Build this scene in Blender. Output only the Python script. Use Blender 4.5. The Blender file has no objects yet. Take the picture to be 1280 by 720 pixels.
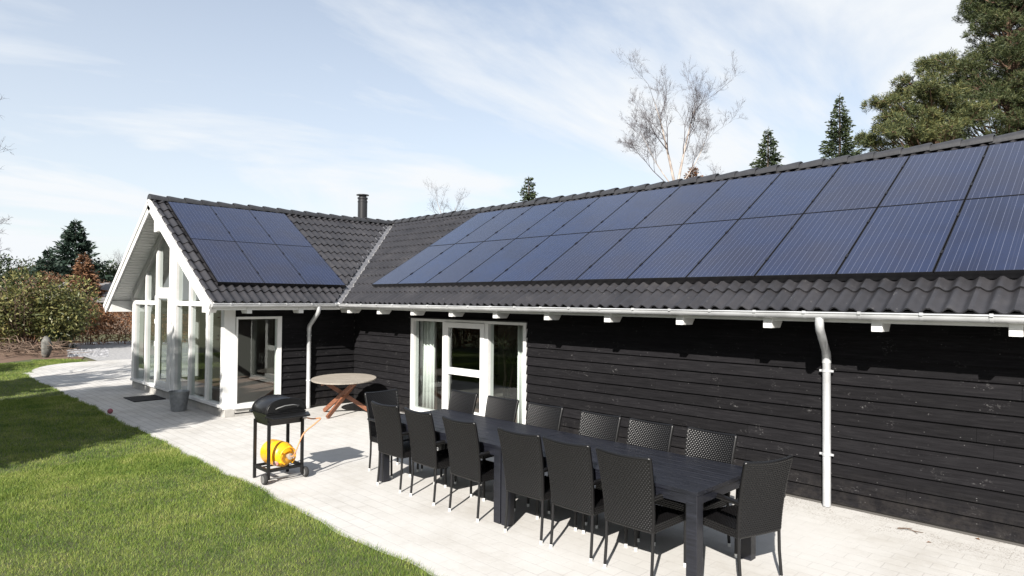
import bpy, bmesh, math, random
import numpy as np
from mathutils import Vector, Matrix
sc = bpy.context.scene
COL = sc.collection
R = math.radians
rnd = random.Random(7)
PI = math.pi

# ------------------------------------------------------------------ camera
CAM = np.array([11.851, -7.247, 2.129])
YAW, PITCH, ROLL, FPX = 2.3565, 0.0195, 0.0077, 813.44
FW = np.array([math.cos(YAW)*math.cos(PITCH), math.sin(YAW)*math.cos(PITCH), math.sin(PITCH)])
_r = np.array([math.sin(YAW), -math.cos(YAW), 0.0]); _u = np.cross(_r, FW)
RT = _r*math.cos(ROLL) + _u*math.sin(ROLL)
UP = -_r*math.sin(ROLL) + _u*math.cos(ROLL)
def ray(x, y): return FW + RT*((x-640)/FPX) - UP*((y-360)/FPX)
def at(x, y, d): return CAM + ray(x, y)*d
def on_ground(x, y, z=0.0):
    d = ray(x, y); return CAM + d*((z-CAM[2])/d[2])
cam = bpy.data.cameras.new('camera'); co = bpy.data.objects.new('camera', cam); COL.objects.link(co)
M = Matrix(((RT[0], UP[0], -FW[0], CAM[0]), (RT[1], UP[1], -FW[1], CAM[1]), (RT[2], UP[2], -FW[2], CAM[2]), (0, 0, 0, 1)))
co.matrix_world = M
cam.sensor_width = 36; cam.lens = FPX/1280*36; cam.clip_end = 3000; cam.clip_start = 0.05
sc.camera = co

# ------------------------------------------------------------------ light
SUN_EL, SUN_AZ = R(32.5), math.atan2(-0.89, 0.455)
SD = Vector((math.cos(SUN_AZ)*math.cos(SUN_EL), math.sin(SUN_AZ)*math.cos(SUN_EL), math.sin(SUN_EL)))
sl = bpy.data.lights.new('sun', 'SUN'); sl.energy = 5.0; sl.angle = R(0.5); sl.color = (1.0, 0.95, 0.88)
so = bpy.data.objects.new('sun', sl); COL.objects.link(so); so.rotation_euler = (-SD).to_track_quat('-Z', 'Y').to_euler()
so.location = (6, -12, 12)
w = bpy.data.worlds.new('World'); sc.world = w; w.use_nodes = True
nt = w.node_tree; nt.nodes.clear()
def N(t, typ, **kw):
    n = t.nodes.new(typ)
    for k, v in kw.items():
        if k == 'inp':
            for a, b in v.items(): n.inputs[a].default_value = b
        else: setattr(n, k, v)
    return n
def ramp(t, stops, interp='LINEAR'):
    n = t.nodes.new('ShaderNodeValToRGB'); n.color_ramp.interpolation = interp
    e = n.color_ramp.elements
    while len(e) < len(stops): e.new(0.5)
    for i, (p, c) in enumerate(stops):
        e[i].position = p; e[i].color = tuple(c)+(1,) if len(c) == 3 else c
    return n
sky = N(nt, 'ShaderNodeTexSky', sky_type='NISHITA', sun_disc=False, sun_elevation=SUN_EL, sun_rotation=math.atan2(SD.x, SD.y),
        air_density=1.0, dust_density=0.9, ozone_density=1.2, altitude=20)
tc = N(nt, 'ShaderNodeTexCoord'); sep = N(nt, 'ShaderNodeSeparateXYZ'); nt.links.new(tc.outputs['Generated'], sep.inputs[0])
mz = N(nt, 'ShaderNodeMath', operation='MAXIMUM', inp={1: 0.0}); nt.links.new(sep.outputs['Z'], mz.inputs[0])
za = N(nt, 'ShaderNodeMath', operation='ADD', inp={1: 0.22}); nt.links.new(mz.outputs[0], za.inputs[0])
dx = N(nt, 'ShaderNodeMath', operation='DIVIDE'); nt.links.new(sep.outputs['X'], dx.inputs[0]); nt.links.new(za.outputs[0], dx.inputs[1])
dy = N(nt, 'ShaderNodeMath', operation='DIVIDE'); nt.links.new(sep.outputs['Y'], dy.inputs[0]); nt.links.new(za.outputs[0], dy.inputs[1])
cmb = N(nt, 'ShaderNodeCombineXYZ'); nt.links.new(dx.outputs[0], cmb.inputs[0]); nt.links.new(dy.outputs[0], cmb.inputs[1])
mp = N(nt, 'ShaderNodeMapping', inp={'Rotation': (0, 0, R(-38)), 'Scale': (1.5, 0.62, 1), 'Location': (2.2, 0.75, 0)}); nt.links.new(cmb.outputs[0], mp.inputs[0])
n1 = N(nt, 'ShaderNodeTexNoise', inp={'Scale': 0.85, 'Detail': 9, 'Roughness': 0.56, 'Distortion': 0.5}); nt.links.new(mp.outputs[0], n1.inputs[0])
cr = ramp(nt, [(0.36, (0.08,)*3), (0.47, (0.5,)*3), (0.59, (1.0,)*3)]); nt.links.new(n1.outputs[0], cr.inputs[0])
# thin veil that thickens near the horizon
hz = N(nt, 'ShaderNodeMapRange', inp={1: 0.0, 2: 0.55, 3: 0.78, 4: 0.26}); nt.links.new(mz.outputs[0], hz.inputs[0])
mxa = N(nt, 'ShaderNodeMath', operation='MAXIMUM'); nt.links.new(cr.outputs[0], mxa.inputs[0]); nt.links.new(hz.outputs[0], mxa.inputs[1])
mix = N(nt, 'ShaderNodeMix', data_type='RGBA'); nt.links.new(mxa.outputs[0], mix.inputs[0]); nt.links.new(sky.outputs[0], mix.inputs[6])
mix.inputs[7].default_value = (5.55, 5.75, 5.95, 1)
bg = N(nt, 'ShaderNodeBackground', inp={1: 0.078}); nt.links.new(mix.outputs[2], bg.inputs[0])
wo = N(nt, 'ShaderNodeOutputWorld'); nt.links.new(bg.outputs[0], wo.inputs[0])
sc.view_settings.view_transform = 'Standard'; sc.view_settings.look = 'None'; sc.view_settings.gamma = 1
sc.view_settings.use_curve_mapping = False; sc.view_settings.exposure = 1.1
sc.cycles.max_bounces = 8; sc.cycles.transparent_max_bounces = 16; sc.cycles.caustics_reflective = False; sc.cycles.caustics_refractive = False

# ------------------------------------------------------------------ materials
def mat(name, col, rough=0.6, spec=0.5, metal=0.0, var=0.0, vscale=5.0, stretch=(1, 1, 1), bump=0.0, bscale=40.0, col2=None, coat=0.0, detail=6):
    m = bpy.data.materials.new(name); m.use_nodes = True; t = m.node_tree; b = t.nodes['Principled BSDF']
    b.inputs['Base Color'].default_value = (*col, 1); b.inputs['Roughness'].default_value = rough
    b.inputs['Specular IOR Level'].default_value = spec; b.inputs['Metallic'].default_value = metal
    if coat: b.inputs['Coat Weight'].default_value = coat
    c = N(t, 'ShaderNodeTexCoord'); mpn = N(t, 'ShaderNodeMapping', inp={'Scale': stretch}); t.links.new(c.outputs['Object'], mpn.inputs[0])
    if var or col2:
        n = N(t, 'ShaderNodeTexNoise', inp={'Scale': vscale, 'Detail': detail, 'Roughness': 0.6}); t.links.new(mpn.outputs[0], n.inputs[0])
        c2 = col2 or tuple(x*(1-var) for x in col); c1 = col if col2 else tuple(min(1, x*(1+var)) for x in col)
        r = ramp(t, [(0.32, c2), (0.68, c1)]); t.links.new(n.outputs[0], r.inputs[0]); t.links.new(r.outputs[0], b.inputs['Base Color'])
        m['ramp'] = r.name
    if bump:
        n2 = N(t, 'ShaderNodeTexNoise', inp={'Scale': bscale, 'Detail': 4}); t.links.new(mpn.outputs[0], n2.inputs[0])
        bp = N(t, 'ShaderNodeBump', inp={'Strength': bump, 'Distance': 0.01}); t.links.new(n2.outputs[0], bp.inputs['Height']); t.links.new(bp.outputs[0], b.inputs['Normal'])
    return m
def leafmat(name, stops, rough=0.6, trans=0.25, nscale=0.7):
    m = bpy.data.materials.new(name); m.use_nodes = True; t = m.node_tree; b = t.nodes['Principled BSDF']
    g = N(t, 'ShaderNodeNewGeometry'); c = N(t, 'ShaderNodeTexCoord'); n = N(t, 'ShaderNodeTexNoise', inp={'Scale': nscale, 'Detail': 3}); t.links.new(c.outputs['Object'], n.inputs[0])
    mm = N(t, 'ShaderNodeMath', operation='MULTIPLY_ADD', inp={1: 0.55, 2: -0.05}); t.links.new(g.outputs['Random Per Island'], mm.inputs[0])
    ad = N(t, 'ShaderNodeMath', operation='MULTIPLY_ADD', inp={1: 0.62}); t.links.new(n.outputs[0], ad.inputs[0]); t.links.new(mm.outputs[0], ad.inputs[2])
    r = ramp(t, stops); t.links.new(ad.outputs[0], r.inputs[0]); t.links.new(r.outputs[0], b.inputs['Base Color'])
    b.inputs['Roughness'].default_value = rough; b.inputs['Specular IOR Level'].default_value = 0.3
    if trans:
        tr = N(t, 'ShaderNodeBsdfTranslucent'); t.links.new(r.outputs[0], tr.inputs[0]); ms = N(t, 'ShaderNodeMixShader', inp={0: trans})
        t.links.new(b.outputs[0], ms.inputs[1]); t.links.new(tr.outputs[0], ms.inputs[2]); t.links.new(ms.outputs[0], t.nodes['Material Output'].inputs[0])
    return m
def glassmat(name, tint, ior=1.6, rough=0.0):
    m = bpy.data.materials.new(name); m.use_nodes = True; t = m.node_tree; t.nodes.remove(t.nodes['Principled BSDF'])
    tr = N(t, 'ShaderNodeBsdfTransparent'); tr.inputs[0].default_value = (*tint, 1)
    gl = N(t, 'ShaderNodeBsdfGlossy'); gl.inputs['Roughness'].default_value = rough; gl.inputs[0].default_value = (0.95, 1, 0.98, 1)
    ge = N(t, 'ShaderNodeNewGeometry'); dt = N(t, 'ShaderNodeVectorMath', operation='DOT_PRODUCT'); t.links.new(ge.outputs['Normal'], dt.inputs[0]); t.links.new(ge.outputs['Incoming'], dt.inputs[1])
    ab = N(t, 'ShaderNodeMath', operation='ABSOLUTE'); t.links.new(dt.outputs['Value'], ab.inputs[0])
    om = N(t, 'ShaderNodeMath', operation='SUBTRACT', inp={0: 1.0}); t.links.new(ab.outputs[0], om.inputs[1])
    pw = N(t, 'ShaderNodeMath', operation='POWER', inp={1: 4.0}); t.links.new(om.outputs[0], pw.inputs[0])
    k = N(t, 'ShaderNodeMath', operation='MULTIPLY_ADD', inp={1: 0.9, 2: 0.075}); k.use_clamp = True; t.links.new(pw.outputs[0], k.inputs[0])
    ms = N(t, 'ShaderNodeMixShader'); t.links.new(k.outputs[0], ms.inputs[0]); t.links.new(tr.outputs[0], ms.inputs[1]); t.links.new(gl.outputs[0], ms.inputs[2])
    t.links.new(ms.outputs[0], t.nodes['Material Output'].inputs[0]); return m

MT = {}
MT['white'] = mat('white_paint', (0.62, 0.62, 0.61), 0.42, var=0.07, vscale=3, bump=0.04, bscale=25)
MT['soffit'] = mat('soffit_boards', (0.72, 0.72, 0.71), 0.5)
MT['zinc'] = mat('zinc', (0.46, 0.47, 0.48), 0.42, metal=0.3, var=0.2, vscale=3, bump=0.03)
MT['galv'] = mat('galvanised', (0.26, 0.27, 0.28), 0.42, metal=0.5, var=0.2, vscale=14)
MT['concrete'] = mat('plinth_concrete', (0.33, 0.32, 0.30), 0.9, var=0.16, vscale=6, bump=0.3, bscale=60)
MT['deck'] = mat('dark_boarding', (0.02, 0.02, 0.021), 0.8)
MT['inwall'] = mat('inner_wall', (0.06, 0.056, 0.052), 0.8)
MT['infloor'] = mat('inner_floor', (0.15, 0.095, 0.08), 0.35, var=0.15, vscale=3, stretch=(0.3, 4, 1))
MT['glass'] = glassmat('window_glass', (0.76, 0.81, 0.79))
MT['blackmetal'] = mat('black_enamel', (0.006, 0.006, 0.0065), 0.36, coat=0.1, var=0.2, vscale=8)
MT['blackmatte'] = mat('black_matte', (0.007, 0.007, 0.0075), 0.5, spec=0.35)
MT['rubber'] = mat('rubber', (0.018, 0.018, 0.018), 0.8, bump=0.2, bscale=120)
MT['grey'] = mat('grey_plastic', (0.12, 0.12, 0.12), 0.5)
MT['silver'] = mat('foot_cap', (0.72, 0.72, 0.70), 0.35, metal=0.2)
MT['yellow'] = mat('yellow_paint', (0.80, 0.37, 0.010), 0.40, coat=0.2, var=0.03, vscale=9)
MT['brass'] = mat('valve_metal', (0.55, 0.52, 0.46), 0.35, metal=0.7)
MT['hose'] = mat('orange_hose', (0.50, 0.22, 0.10), 0.5)
MT['flue'] = mat('flue', (0.016, 0.016, 0.018), 0.35)
MT['ridge'] = mat('ridge_tile', (0.026, 0.0265, 0.030), 0.5, var=0.25, vscale=9, bump=0.15)
MT['lead'] = mat('valley_metal', (0.15, 0.15, 0.16), 0.5, metal=0.3, var=0.3, vscale=12)
MT['mortar'] = mat('valley_edge', (0.17, 0.168, 0.168), 0.8, var=0.4, vscale=30)
MT['mat'] = mat('doormat', (0.012, 0.012, 0.014), 0.95, bump=0.7, bscale=220)
MT['ball'] = mat('ball_rubber', (0.30, 0.055, 0.085), 0.6, col2=(0.17, 0.07, 0.085), vscale=14)
MT['redwood'] = mat('oiled_wood', (0.17, 0.066, 0.034), 0.5, var=0.3, vscale=6, stretch=(1, 1, 8))
MT['bark_p'] = mat('pine_bark', (0.10, 0.058, 0.038), 0.9, var=0.5, vscale=5, bump=0.5)
MT['bark'] = mat('bark', (0.075, 0.058, 0.045), 0.9, var=0.4, vscale=6, bump=0.4)
MT['birch'] = mat('birch_bark', (0.46, 0.41, 0.37), 0.8, col2=(0.13, 0.095, 0.08), vscale=2.2, stretch=(3, 3, 1))
MT['twig'] = mat('twig', (0.055, 0.045, 0.050), 0.8, var=0.3, vscale=2)
MT['drytwig'] = mat('dry_twig', (0.13, 0.09, 0.065), 0.9, var=0.3, vscale=3)
MT['stone'] = mat('field_stone', (0.10, 0.098, 0.09), 0.9, var=0.6, vscale=9, bump=0.6)
MT['curtain'] = mat('curtain_cloth', (0.72, 0.72, 0.70), 0.9)
MT['pot'] = mat('plant_pot', (0.05, 0.045, 0.04), 0.6)
MT['farroof'] = mat('fibre_roof', (0.13, 0.125, 0.125), 0.8, var=0.1)
MT['farwall'] = mat('far_wall', (0.10, 0.07, 0.05), 0.8)

# needles / leaves
MT['spruce'] = leafmat('spruce_needles', [(0.15, (0.012, 0.022, 0.012)), (0.5, (0.030, 0.045, 0.020)), (0.85, (0.062, 0.075, 0.030))], trans=0.1)
MT['fir'] = leafmat('fir_needles', [(0.15, (0.010, 0.021, 0.016)), (0.5, (0.020, 0.038, 0.027)), (0.85, (0.042, 0.062, 0.042))], trans=0.1)
MT['pine'] = leafmat('pine_needles', [(0.12, (0.015, 0.026, 0.011)), (0.5, (0.042, 0.058, 0.022)), (0.9, (0.105, 0.108, 0.040))], trans=0.15, nscale=0.5)
MT['pine2'] = leafmat('pale_pine_needles', [(0.12, (0.022, 0.036, 0.017)), (0.5, (0.070, 0.088, 0.035)), (0.9, (0.17, 0.158, 0.055))], trans=0.15, nscale=0.6)
MT['brown'] = leafmat('brown_needles', [(0.1, (0.05, 0.028, 0.016)), (0.5, (0.13, 0.065, 0.035)), (0.9, (0.21, 0.11, 0.055))], trans=0.1)
MT['beech'] = leafmat('winter_beech', [(0.1, (0.040, 0.022, 0.013)), (0.45, (0.150, 0.066, 0.030)), (0.75, (0.25, 0.115, 0.050)), (0.95, (0.12, 0.11, 0.04))], trans=0.2, nscale=0.8)
MT['rhodo'] = leafmat('rhododendron_leaf', [(0.1, (0.025, 0.035, 0.014)), (0.45, (0.080, 0.090, 0.030)), (0.75, (0.19, 0.175, 0.065)), (0.95, (0.30, 0.27, 0.12))], trans=0.15, rough=0.45, nscale=1.1)
MT['darkleaf'] = leafmat('dark_leaf', [(0.1, (0.010, 0.018, 0.009)), (0.5, (0.026, 0.042, 0.018)), (0.9, (0.055, 0.075, 0.030))], trans=0.15)
MT['grass'] = leafmat('grass_blades', [(0.12, (0.042, 0.092, 0.012)), (0.36, (0.104, 0.166, 0.023)), (0.60, (0.192, 0.247, 0.048)), (0.80, (0.285, 0.315, 0.085)), (0.97, (0.42, 0.37, 0.17))], trans=0.3, nscale=1.5)
for n_ in MT['grass'].node_tree.nodes:
    if n_.bl_idname == 'ShaderNodeTexNoise': n_.inputs['Detail'].default_value = 7; n_.inputs['Roughness'].default_value = 0.68
    if n_.bl_idname == 'ShaderNodeMath' and abs(n_.inputs[1].default_value-0.62) < 1e-4: n_.inputs[1].default_value = 1.35
    if n_.bl_idname == 'ShaderNodeMath' and abs(n_.inputs[1].default_value-0.55) < 1e-4: n_.inputs[2].default_value = -0.46
MT['palm'] = leafmat('houseplant_leaf', [(0.1, (0.015, 0.03, 0.012)), (0.9, (0.05, 0.08, 0.03))], trans=0.15)

def roof_tile_mat():
    m = mat('concrete_tile', (0.058, 0.058, 0.064), 0.40, spec=0.4, bump=0.12, bscale=90); t = m.node_tree; b = t.nodes['Principled BSDF']
    c = N(t, 'ShaderNodeTexCoord')
    a = N(t, 'ShaderNodeTexNoise', inp={'Scale': 2.2, 'Detail': 8, 'Roughness': 0.65}); t.links.new(c.outputs['Object'], a.inputs[0])
    r = ramp(t, [(0.3, (0.016, 0.016, 0.0185)), (0.6, (0.030, 0.029, 0.032)), (0.78, (0.048, 0.046, 0.047))]); t.links.new(a.outputs[0], r.inputs[0])
    n = N(t, 'ShaderNodeTexNoise', inp={'Scale': 16, 'Detail': 5, 'Roughness': 0.7}); t.links.new(c.outputs['Object'], n.inputs[0])
    r2 = ramp(t, [(0.64, (0, 0, 0)), (0.74, (0.7, 0.7, 0.7))]); t.links.new(n.outputs[0], r2.inputs[0])
    mx = N(t, 'ShaderNodeMix', data_type='RGBA'); t.links.new(r2.outputs[0], mx.inputs[0]); t.links.new(r.outputs[0], mx.inputs[6]); mx.inputs[7].default_value = (0.13, 0.127, 0.125, 1)
    t.links.new(mx.outputs[2], b.inputs['Base Color']); return m
MT['tile'] = roof_tile_mat()

def siding_mat(axis):
    # black stained boards: long grain, pale worn knots and flecks, each lap a little different
    m = mat('black_siding', (0.02, 0.02, 0.02), 0.85, spec=0.10); t = m.node_tree; b = t.nodes['Principled BSDF']
    c = N(t, 'ShaderNodeTexCoord')
    st = (1.0, 1.0, 14.0) if axis == 'x' else (1.0, 1.0, 14.0)
    mp1 = N(t, 'ShaderNodeMapping', inp={'Scale': st}); t.links.new(c.outputs['Object'], mp1.inputs[0])
    g = N(t, 'ShaderNodeTexNoise', inp={'Scale': 3.2, 'Detail': 9, 'Roughness': 0.7}); t.links.new(mp1.outputs[0], g.inputs[0])
    r = ramp(t, [(0.3, (0.0038, 0.0036, 0.0042)), (0.55, (0.0085, 0.0081, 0.0092)), (0.8, (0.018, 0.0172, 0.018))]); t.links.new(g.outputs[0], r.inputs[0])
    # knots
    mp2 = N(t, 'ShaderNodeMapping', inp={'Scale': (1, 1, 1.5)}); t.links.new(c.outputs['Object'], mp2.inputs[0])
    wv = N(t, 'ShaderNodeTexNoise', inp={'Scale': 30, 'Detail': 5, 'Roughness': 0.75}); t.links.new(mp2.outputs[0], wv.inputs[0])
    v = N(t, 'ShaderNodeTexNoise', inp={'Scale': 4.5, 'Detail': 2}); t.links.new(mp2.outputs[0], v.inputs[0])
    r1 = ramp(t, [(0.56, (0, 0, 0)), (0.70, (1, 1, 1))]); t.links.new(wv.outputs[0], r1.inputs[0])
    r2 = ramp(t, [(0.58, (0, 0, 0)), (0.70, (1, 1, 1))]); t.links.new(v.outputs[0], r2.inputs[0])
    ml = N(t, 'ShaderNodeMath', operation='MULTIPLY'); t.links.new(r1.outputs[0], ml.inputs[0]); t.links.new(r2.outputs[0], ml.inputs[1])
    # flecks
    vo = N(t, 'ShaderNodeTexVoronoi', inp={'Scale': 15.0, 'Randomness': 1.0}); t.links.new(mp2.outputs[0], vo.inputs[0])
    r3 = ramp(t, [(0.05, (0.9, 0.9, 0.9)), (0.11, (0, 0, 0))]); t.links.new(vo.outputs['Distance'], r3.inputs[0])
    v3 = N(t, 'ShaderNodeTexNoise', inp={'Scale': 7.0, 'Detail': 1}); t.links.new(mp2.outputs[0], v3.inputs[0])
    r4 = ramp(t, [(0.48, (0, 0, 0)), (0.64, (1, 1, 1))]); t.links.new(v3.outputs[0], r4.inputs[0])
    ml2 = N(t, 'ShaderNodeMath', operation='MULTIPLY'); t.links.new(r3.outputs[0], ml2.inputs[0]); t.links.new(r4.outputs[0], ml2.inputs[1])
    mxm = N(t, 'ShaderNodeMath', operation='MAXIMUM'); t.links.new(ml.outputs[0], mxm.inputs[0]); t.links.new(ml2.outputs[0], mxm.inputs[1])
    kf = N(t, 'ShaderNodeMath', operation='MULTIPLY', inp={1: 0.8}); t.links.new(mxm.outputs[0], kf.inputs[0])
    ge = N(t, 'ShaderNodeNewGeometry'); bm_ = N(t, 'ShaderNodeMapRange', inp={1: 0.0, 2: 1.0, 3: 0.82, 4: 1.18}); t.links.new(ge.outputs['Random Per Island'], bm_.inputs[0])
    bmx = N(t, 'ShaderNodeVectorMath', operation='SCALE'); t.links.new(r.outputs[0], bmx.inputs[0]); t.links.new(bm_.outputs[0], bmx.inputs['Scale'])
    mx = N(t, 'ShaderNodeMix', data_type='RGBA'); t.links.new(kf.outputs[0], mx.inputs[0]); t.links.new(bmx.outputs[0], mx.inputs[6]); mx.inputs[7].default_value = (0.11, 0.107, 0.107, 1)
    # splashed soil near the ground
    sz_ = N(t, 'ShaderNodeSeparateXYZ'); t.links.new(c.outputs['Object'], sz_.inputs[0])
    dr = N(t, 'ShaderNodeMapRange', inp={1: 0.06, 2: 0.42, 3: 0.8, 4: 0.0}); t.links.new(sz_.outputs['Z'], dr.inputs[0])
    dn = N(t, 'ShaderNodeTexNoise', inp={'Scale': 9.0, 'Detail': 8, 'Roughness': 0.75}); t.links.new(c.outputs['Object'], dn.inputs[0])
    dnr = ramp(t, [(0.42, (0, 0, 0)), (0.75, (0.8, 0.8, 0.8))]); t.links.new(dn.outputs[0], dnr.inputs[0])
    dm = N(t, 'ShaderNodeMath', operation='MULTIPLY'); t.links.new(dr.outputs[0], dm.inputs[0]); t.links.new(dnr.outputs[0], dm.inputs[1])
    mx2 = N(t, 'ShaderNodeMix', data_type='RGBA'); t.links.new(dm.outputs[0], mx2.inputs[0]); t.links.new(mx.outputs[2], mx2.inputs[6]); mx2.inputs[7].default_value = (0.036, 0.032, 0.029, 1)
    t.links.new(mx2.outputs[2], b.inputs['Base Color'])
    bp = N(t, 'ShaderNodeBump', inp={'Strength': 0.35, 'Distance': 0.006}); t.links.new(g.outputs[0], bp.inputs['Height']); t.links.new(bp.outputs[0], b.inputs['Normal'])
    return m
MT['siding'] = siding_mat('x')

def panel_mat():
    m = bpy.data.materials.new('solar_cells'); m.use_nodes = True; t = m.node_tree; b = t.nodes['Principled BSDF']
    c = N(t, 'ShaderNodeTexCoord'); s = N(t, 'ShaderNodeSeparateXYZ'); t.links.new(c.outputs['Object'], s.inputs[0])
    def line(src, pitch, off, half):
        a = N(t, 'ShaderNodeMath', operation='ADD', inp={1: off}); t.links.new(src, a.inputs[0])
        p = N(t, 'ShaderNodeMath', operation='PINGPONG', inp={1: pitch/2}); t.links.new(a.outputs[0], p.inputs[0])
        l = N(t, 'ShaderNodeMath', operation='LESS_THAN', inp={1: half}); t.links.new(p.outputs[0], l.inputs[0]); return l
    bus = line(s.outputs['X'], 0.0675, 0.03375+10*0.0675, 0.0017)       # busbars along the slope
    gx = line(s.outputs['X'], 0.135, 0.135*10, 0.0012)
    gy = line(s.outputs['Y'], 0.131, 0.0655*2+1.31, 0.0014)
    n = N(t, 'ShaderNodeTexNoise', inp={'Scale': 1.3, 'Detail': 3}); t.links.new(c.outputs['Object'], n.inputs[0])
    oi = N(t, 'ShaderNodeObjectInfo')
    ad = N(t, 'ShaderNodeMath', operation='MULTIPLY_ADD', inp={1: 0.5}); t.links.new(oi.outputs['Random'], ad.inputs[0]); t.links.new(n.outputs[0], ad.inputs[2])
    r = ramp(t, [(0.35, (0.008, 0.010, 0.026)), (0.65, (0.009, 0.015, 0.044)), (0.95, (0.012, 0.014, 0.032))]); t.links.new(ad.outputs[0], r.inputs[0])
    m1 = N(t, 'ShaderNodeMix', data_type='RGBA'); t.links.new(bus.outputs[0], m1.inputs[0]); t.links.new(r.outputs[0], m1.inputs[6]); m1.inputs[7].default_value = (0.085, 0.095, 0.14, 1)
    g = N(t, 'ShaderNodeMath', operation='MAXIMUM'); t.links.new(gx.outputs[0], g.inputs[0]); g.inputs[1].default_value = 0.0
    gf = N(t, 'ShaderNodeMath', operation='MULTIPLY', inp={1: 0.25}); t.links.new(g.outputs[0], gf.inputs[0])
    m2 = N(t, 'ShaderNodeMix', data_type='RGBA'); t.links.new(gf.outputs[0], m2.inputs[0]); t.links.new(m1.outputs[2], m2.inputs[6]); m2.inputs[7].default_value = (0.10, 0.11, 0.15, 1)
    t.links.new(m2.outputs[2], b.inputs['Base Color'])
    b.inputs['Roughness'].default_value = 0.16; b.inputs['Specular IOR Level'].default_value = 0.55
    b.inputs['Coat Weight'].default_value = 0.35; b.inputs['Coat Roughness'].default_value = 0.06
    return m
MT['cells'] = panel_mat()
MT['pframe'] = mat('panel_frame', (0.010, 0.010, 0.012), 0.4, metal=0.3)

def weave_mat():
    m = mat('black_wicker', (0.0045, 0.0043, 0.0046), 0.33, spec=0.38); return m
MT['weave'] = weave_mat()
def blackwood():
    m = mat('black_wood', (0.012, 0.013, 0.017), 0.42, spec=0.5); t = m.node_tree; b = t.nodes['Principled BSDF']
    c = N(t, 'ShaderNodeTexCoord'); mp1 = N(t, 'ShaderNodeMapping', inp={'Scale': (1, 14, 14)}); t.links.new(c.outputs['Object'], mp1.inputs[0])
    n = N(t, 'ShaderNodeTexNoise', inp={'Scale': 4, 'Detail': 9, 'Roughness': 0.7}); t.links.new(mp1.outputs[0], n.inputs[0])
    r = ramp(t, [(0.35, (0.004, 0.0045, 0.007)), (0.6, (0.009, 0.010, 0.016)), (0.8, (0.022, 0.024, 0.036))]); t.links.new(n.outputs[0], r.inputs[0]); t.links.new(r.outputs[0], b.inputs['Base Color'])
    bp = N(t, 'ShaderNodeBump', inp={'Strength': 0.4, 'Distance': 0.004}); t.links.new(n.outputs[0], bp.inputs['Height']); t.links.new(bp.outputs[0], b.inputs['Normal'])
    rr = ramp(t, [(0.3, (0.34,)*3), (0.8, (0.58,)*3)]); t.links.new(n.outputs[0], rr.inputs[0]); t.links.new(rr.outputs[0], b.inputs['Roughness'])
    return m
MT['blackwood'] = blackwood()
def greywood():
    m = mat('weathered_wood', (0.4, 0.35, 0.29), 0.8); t = m.node_tree; b = t.nodes['Principled BSDF']
    c = N(t, 'ShaderNodeTexCoord'); mp1 = N(t, 'ShaderNodeMapping', inp={'Scale': (1.5, 22, 5)}); t.links.new(c.outputs['Object'], mp1.inputs[0])
    n = N(t, 'ShaderNodeTexNoise', inp={'Scale': 3, 'Detail': 8, 'Roughness': 0.7}); t.links.new(mp1.outputs[0], n.inputs[0])
    r = ramp(t, [(0.3, (0.14, 0.125, 0.108)), (0.55, (0.255, 0.228, 0.195)), (0.8, (0.36, 0.325, 0.285))]); t.links.new(n.outputs[0], r.inputs[0]); t.links.new(r.outputs[0], b.inputs['Base Color']); return m
MT['greywood'] = greywood()

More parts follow.
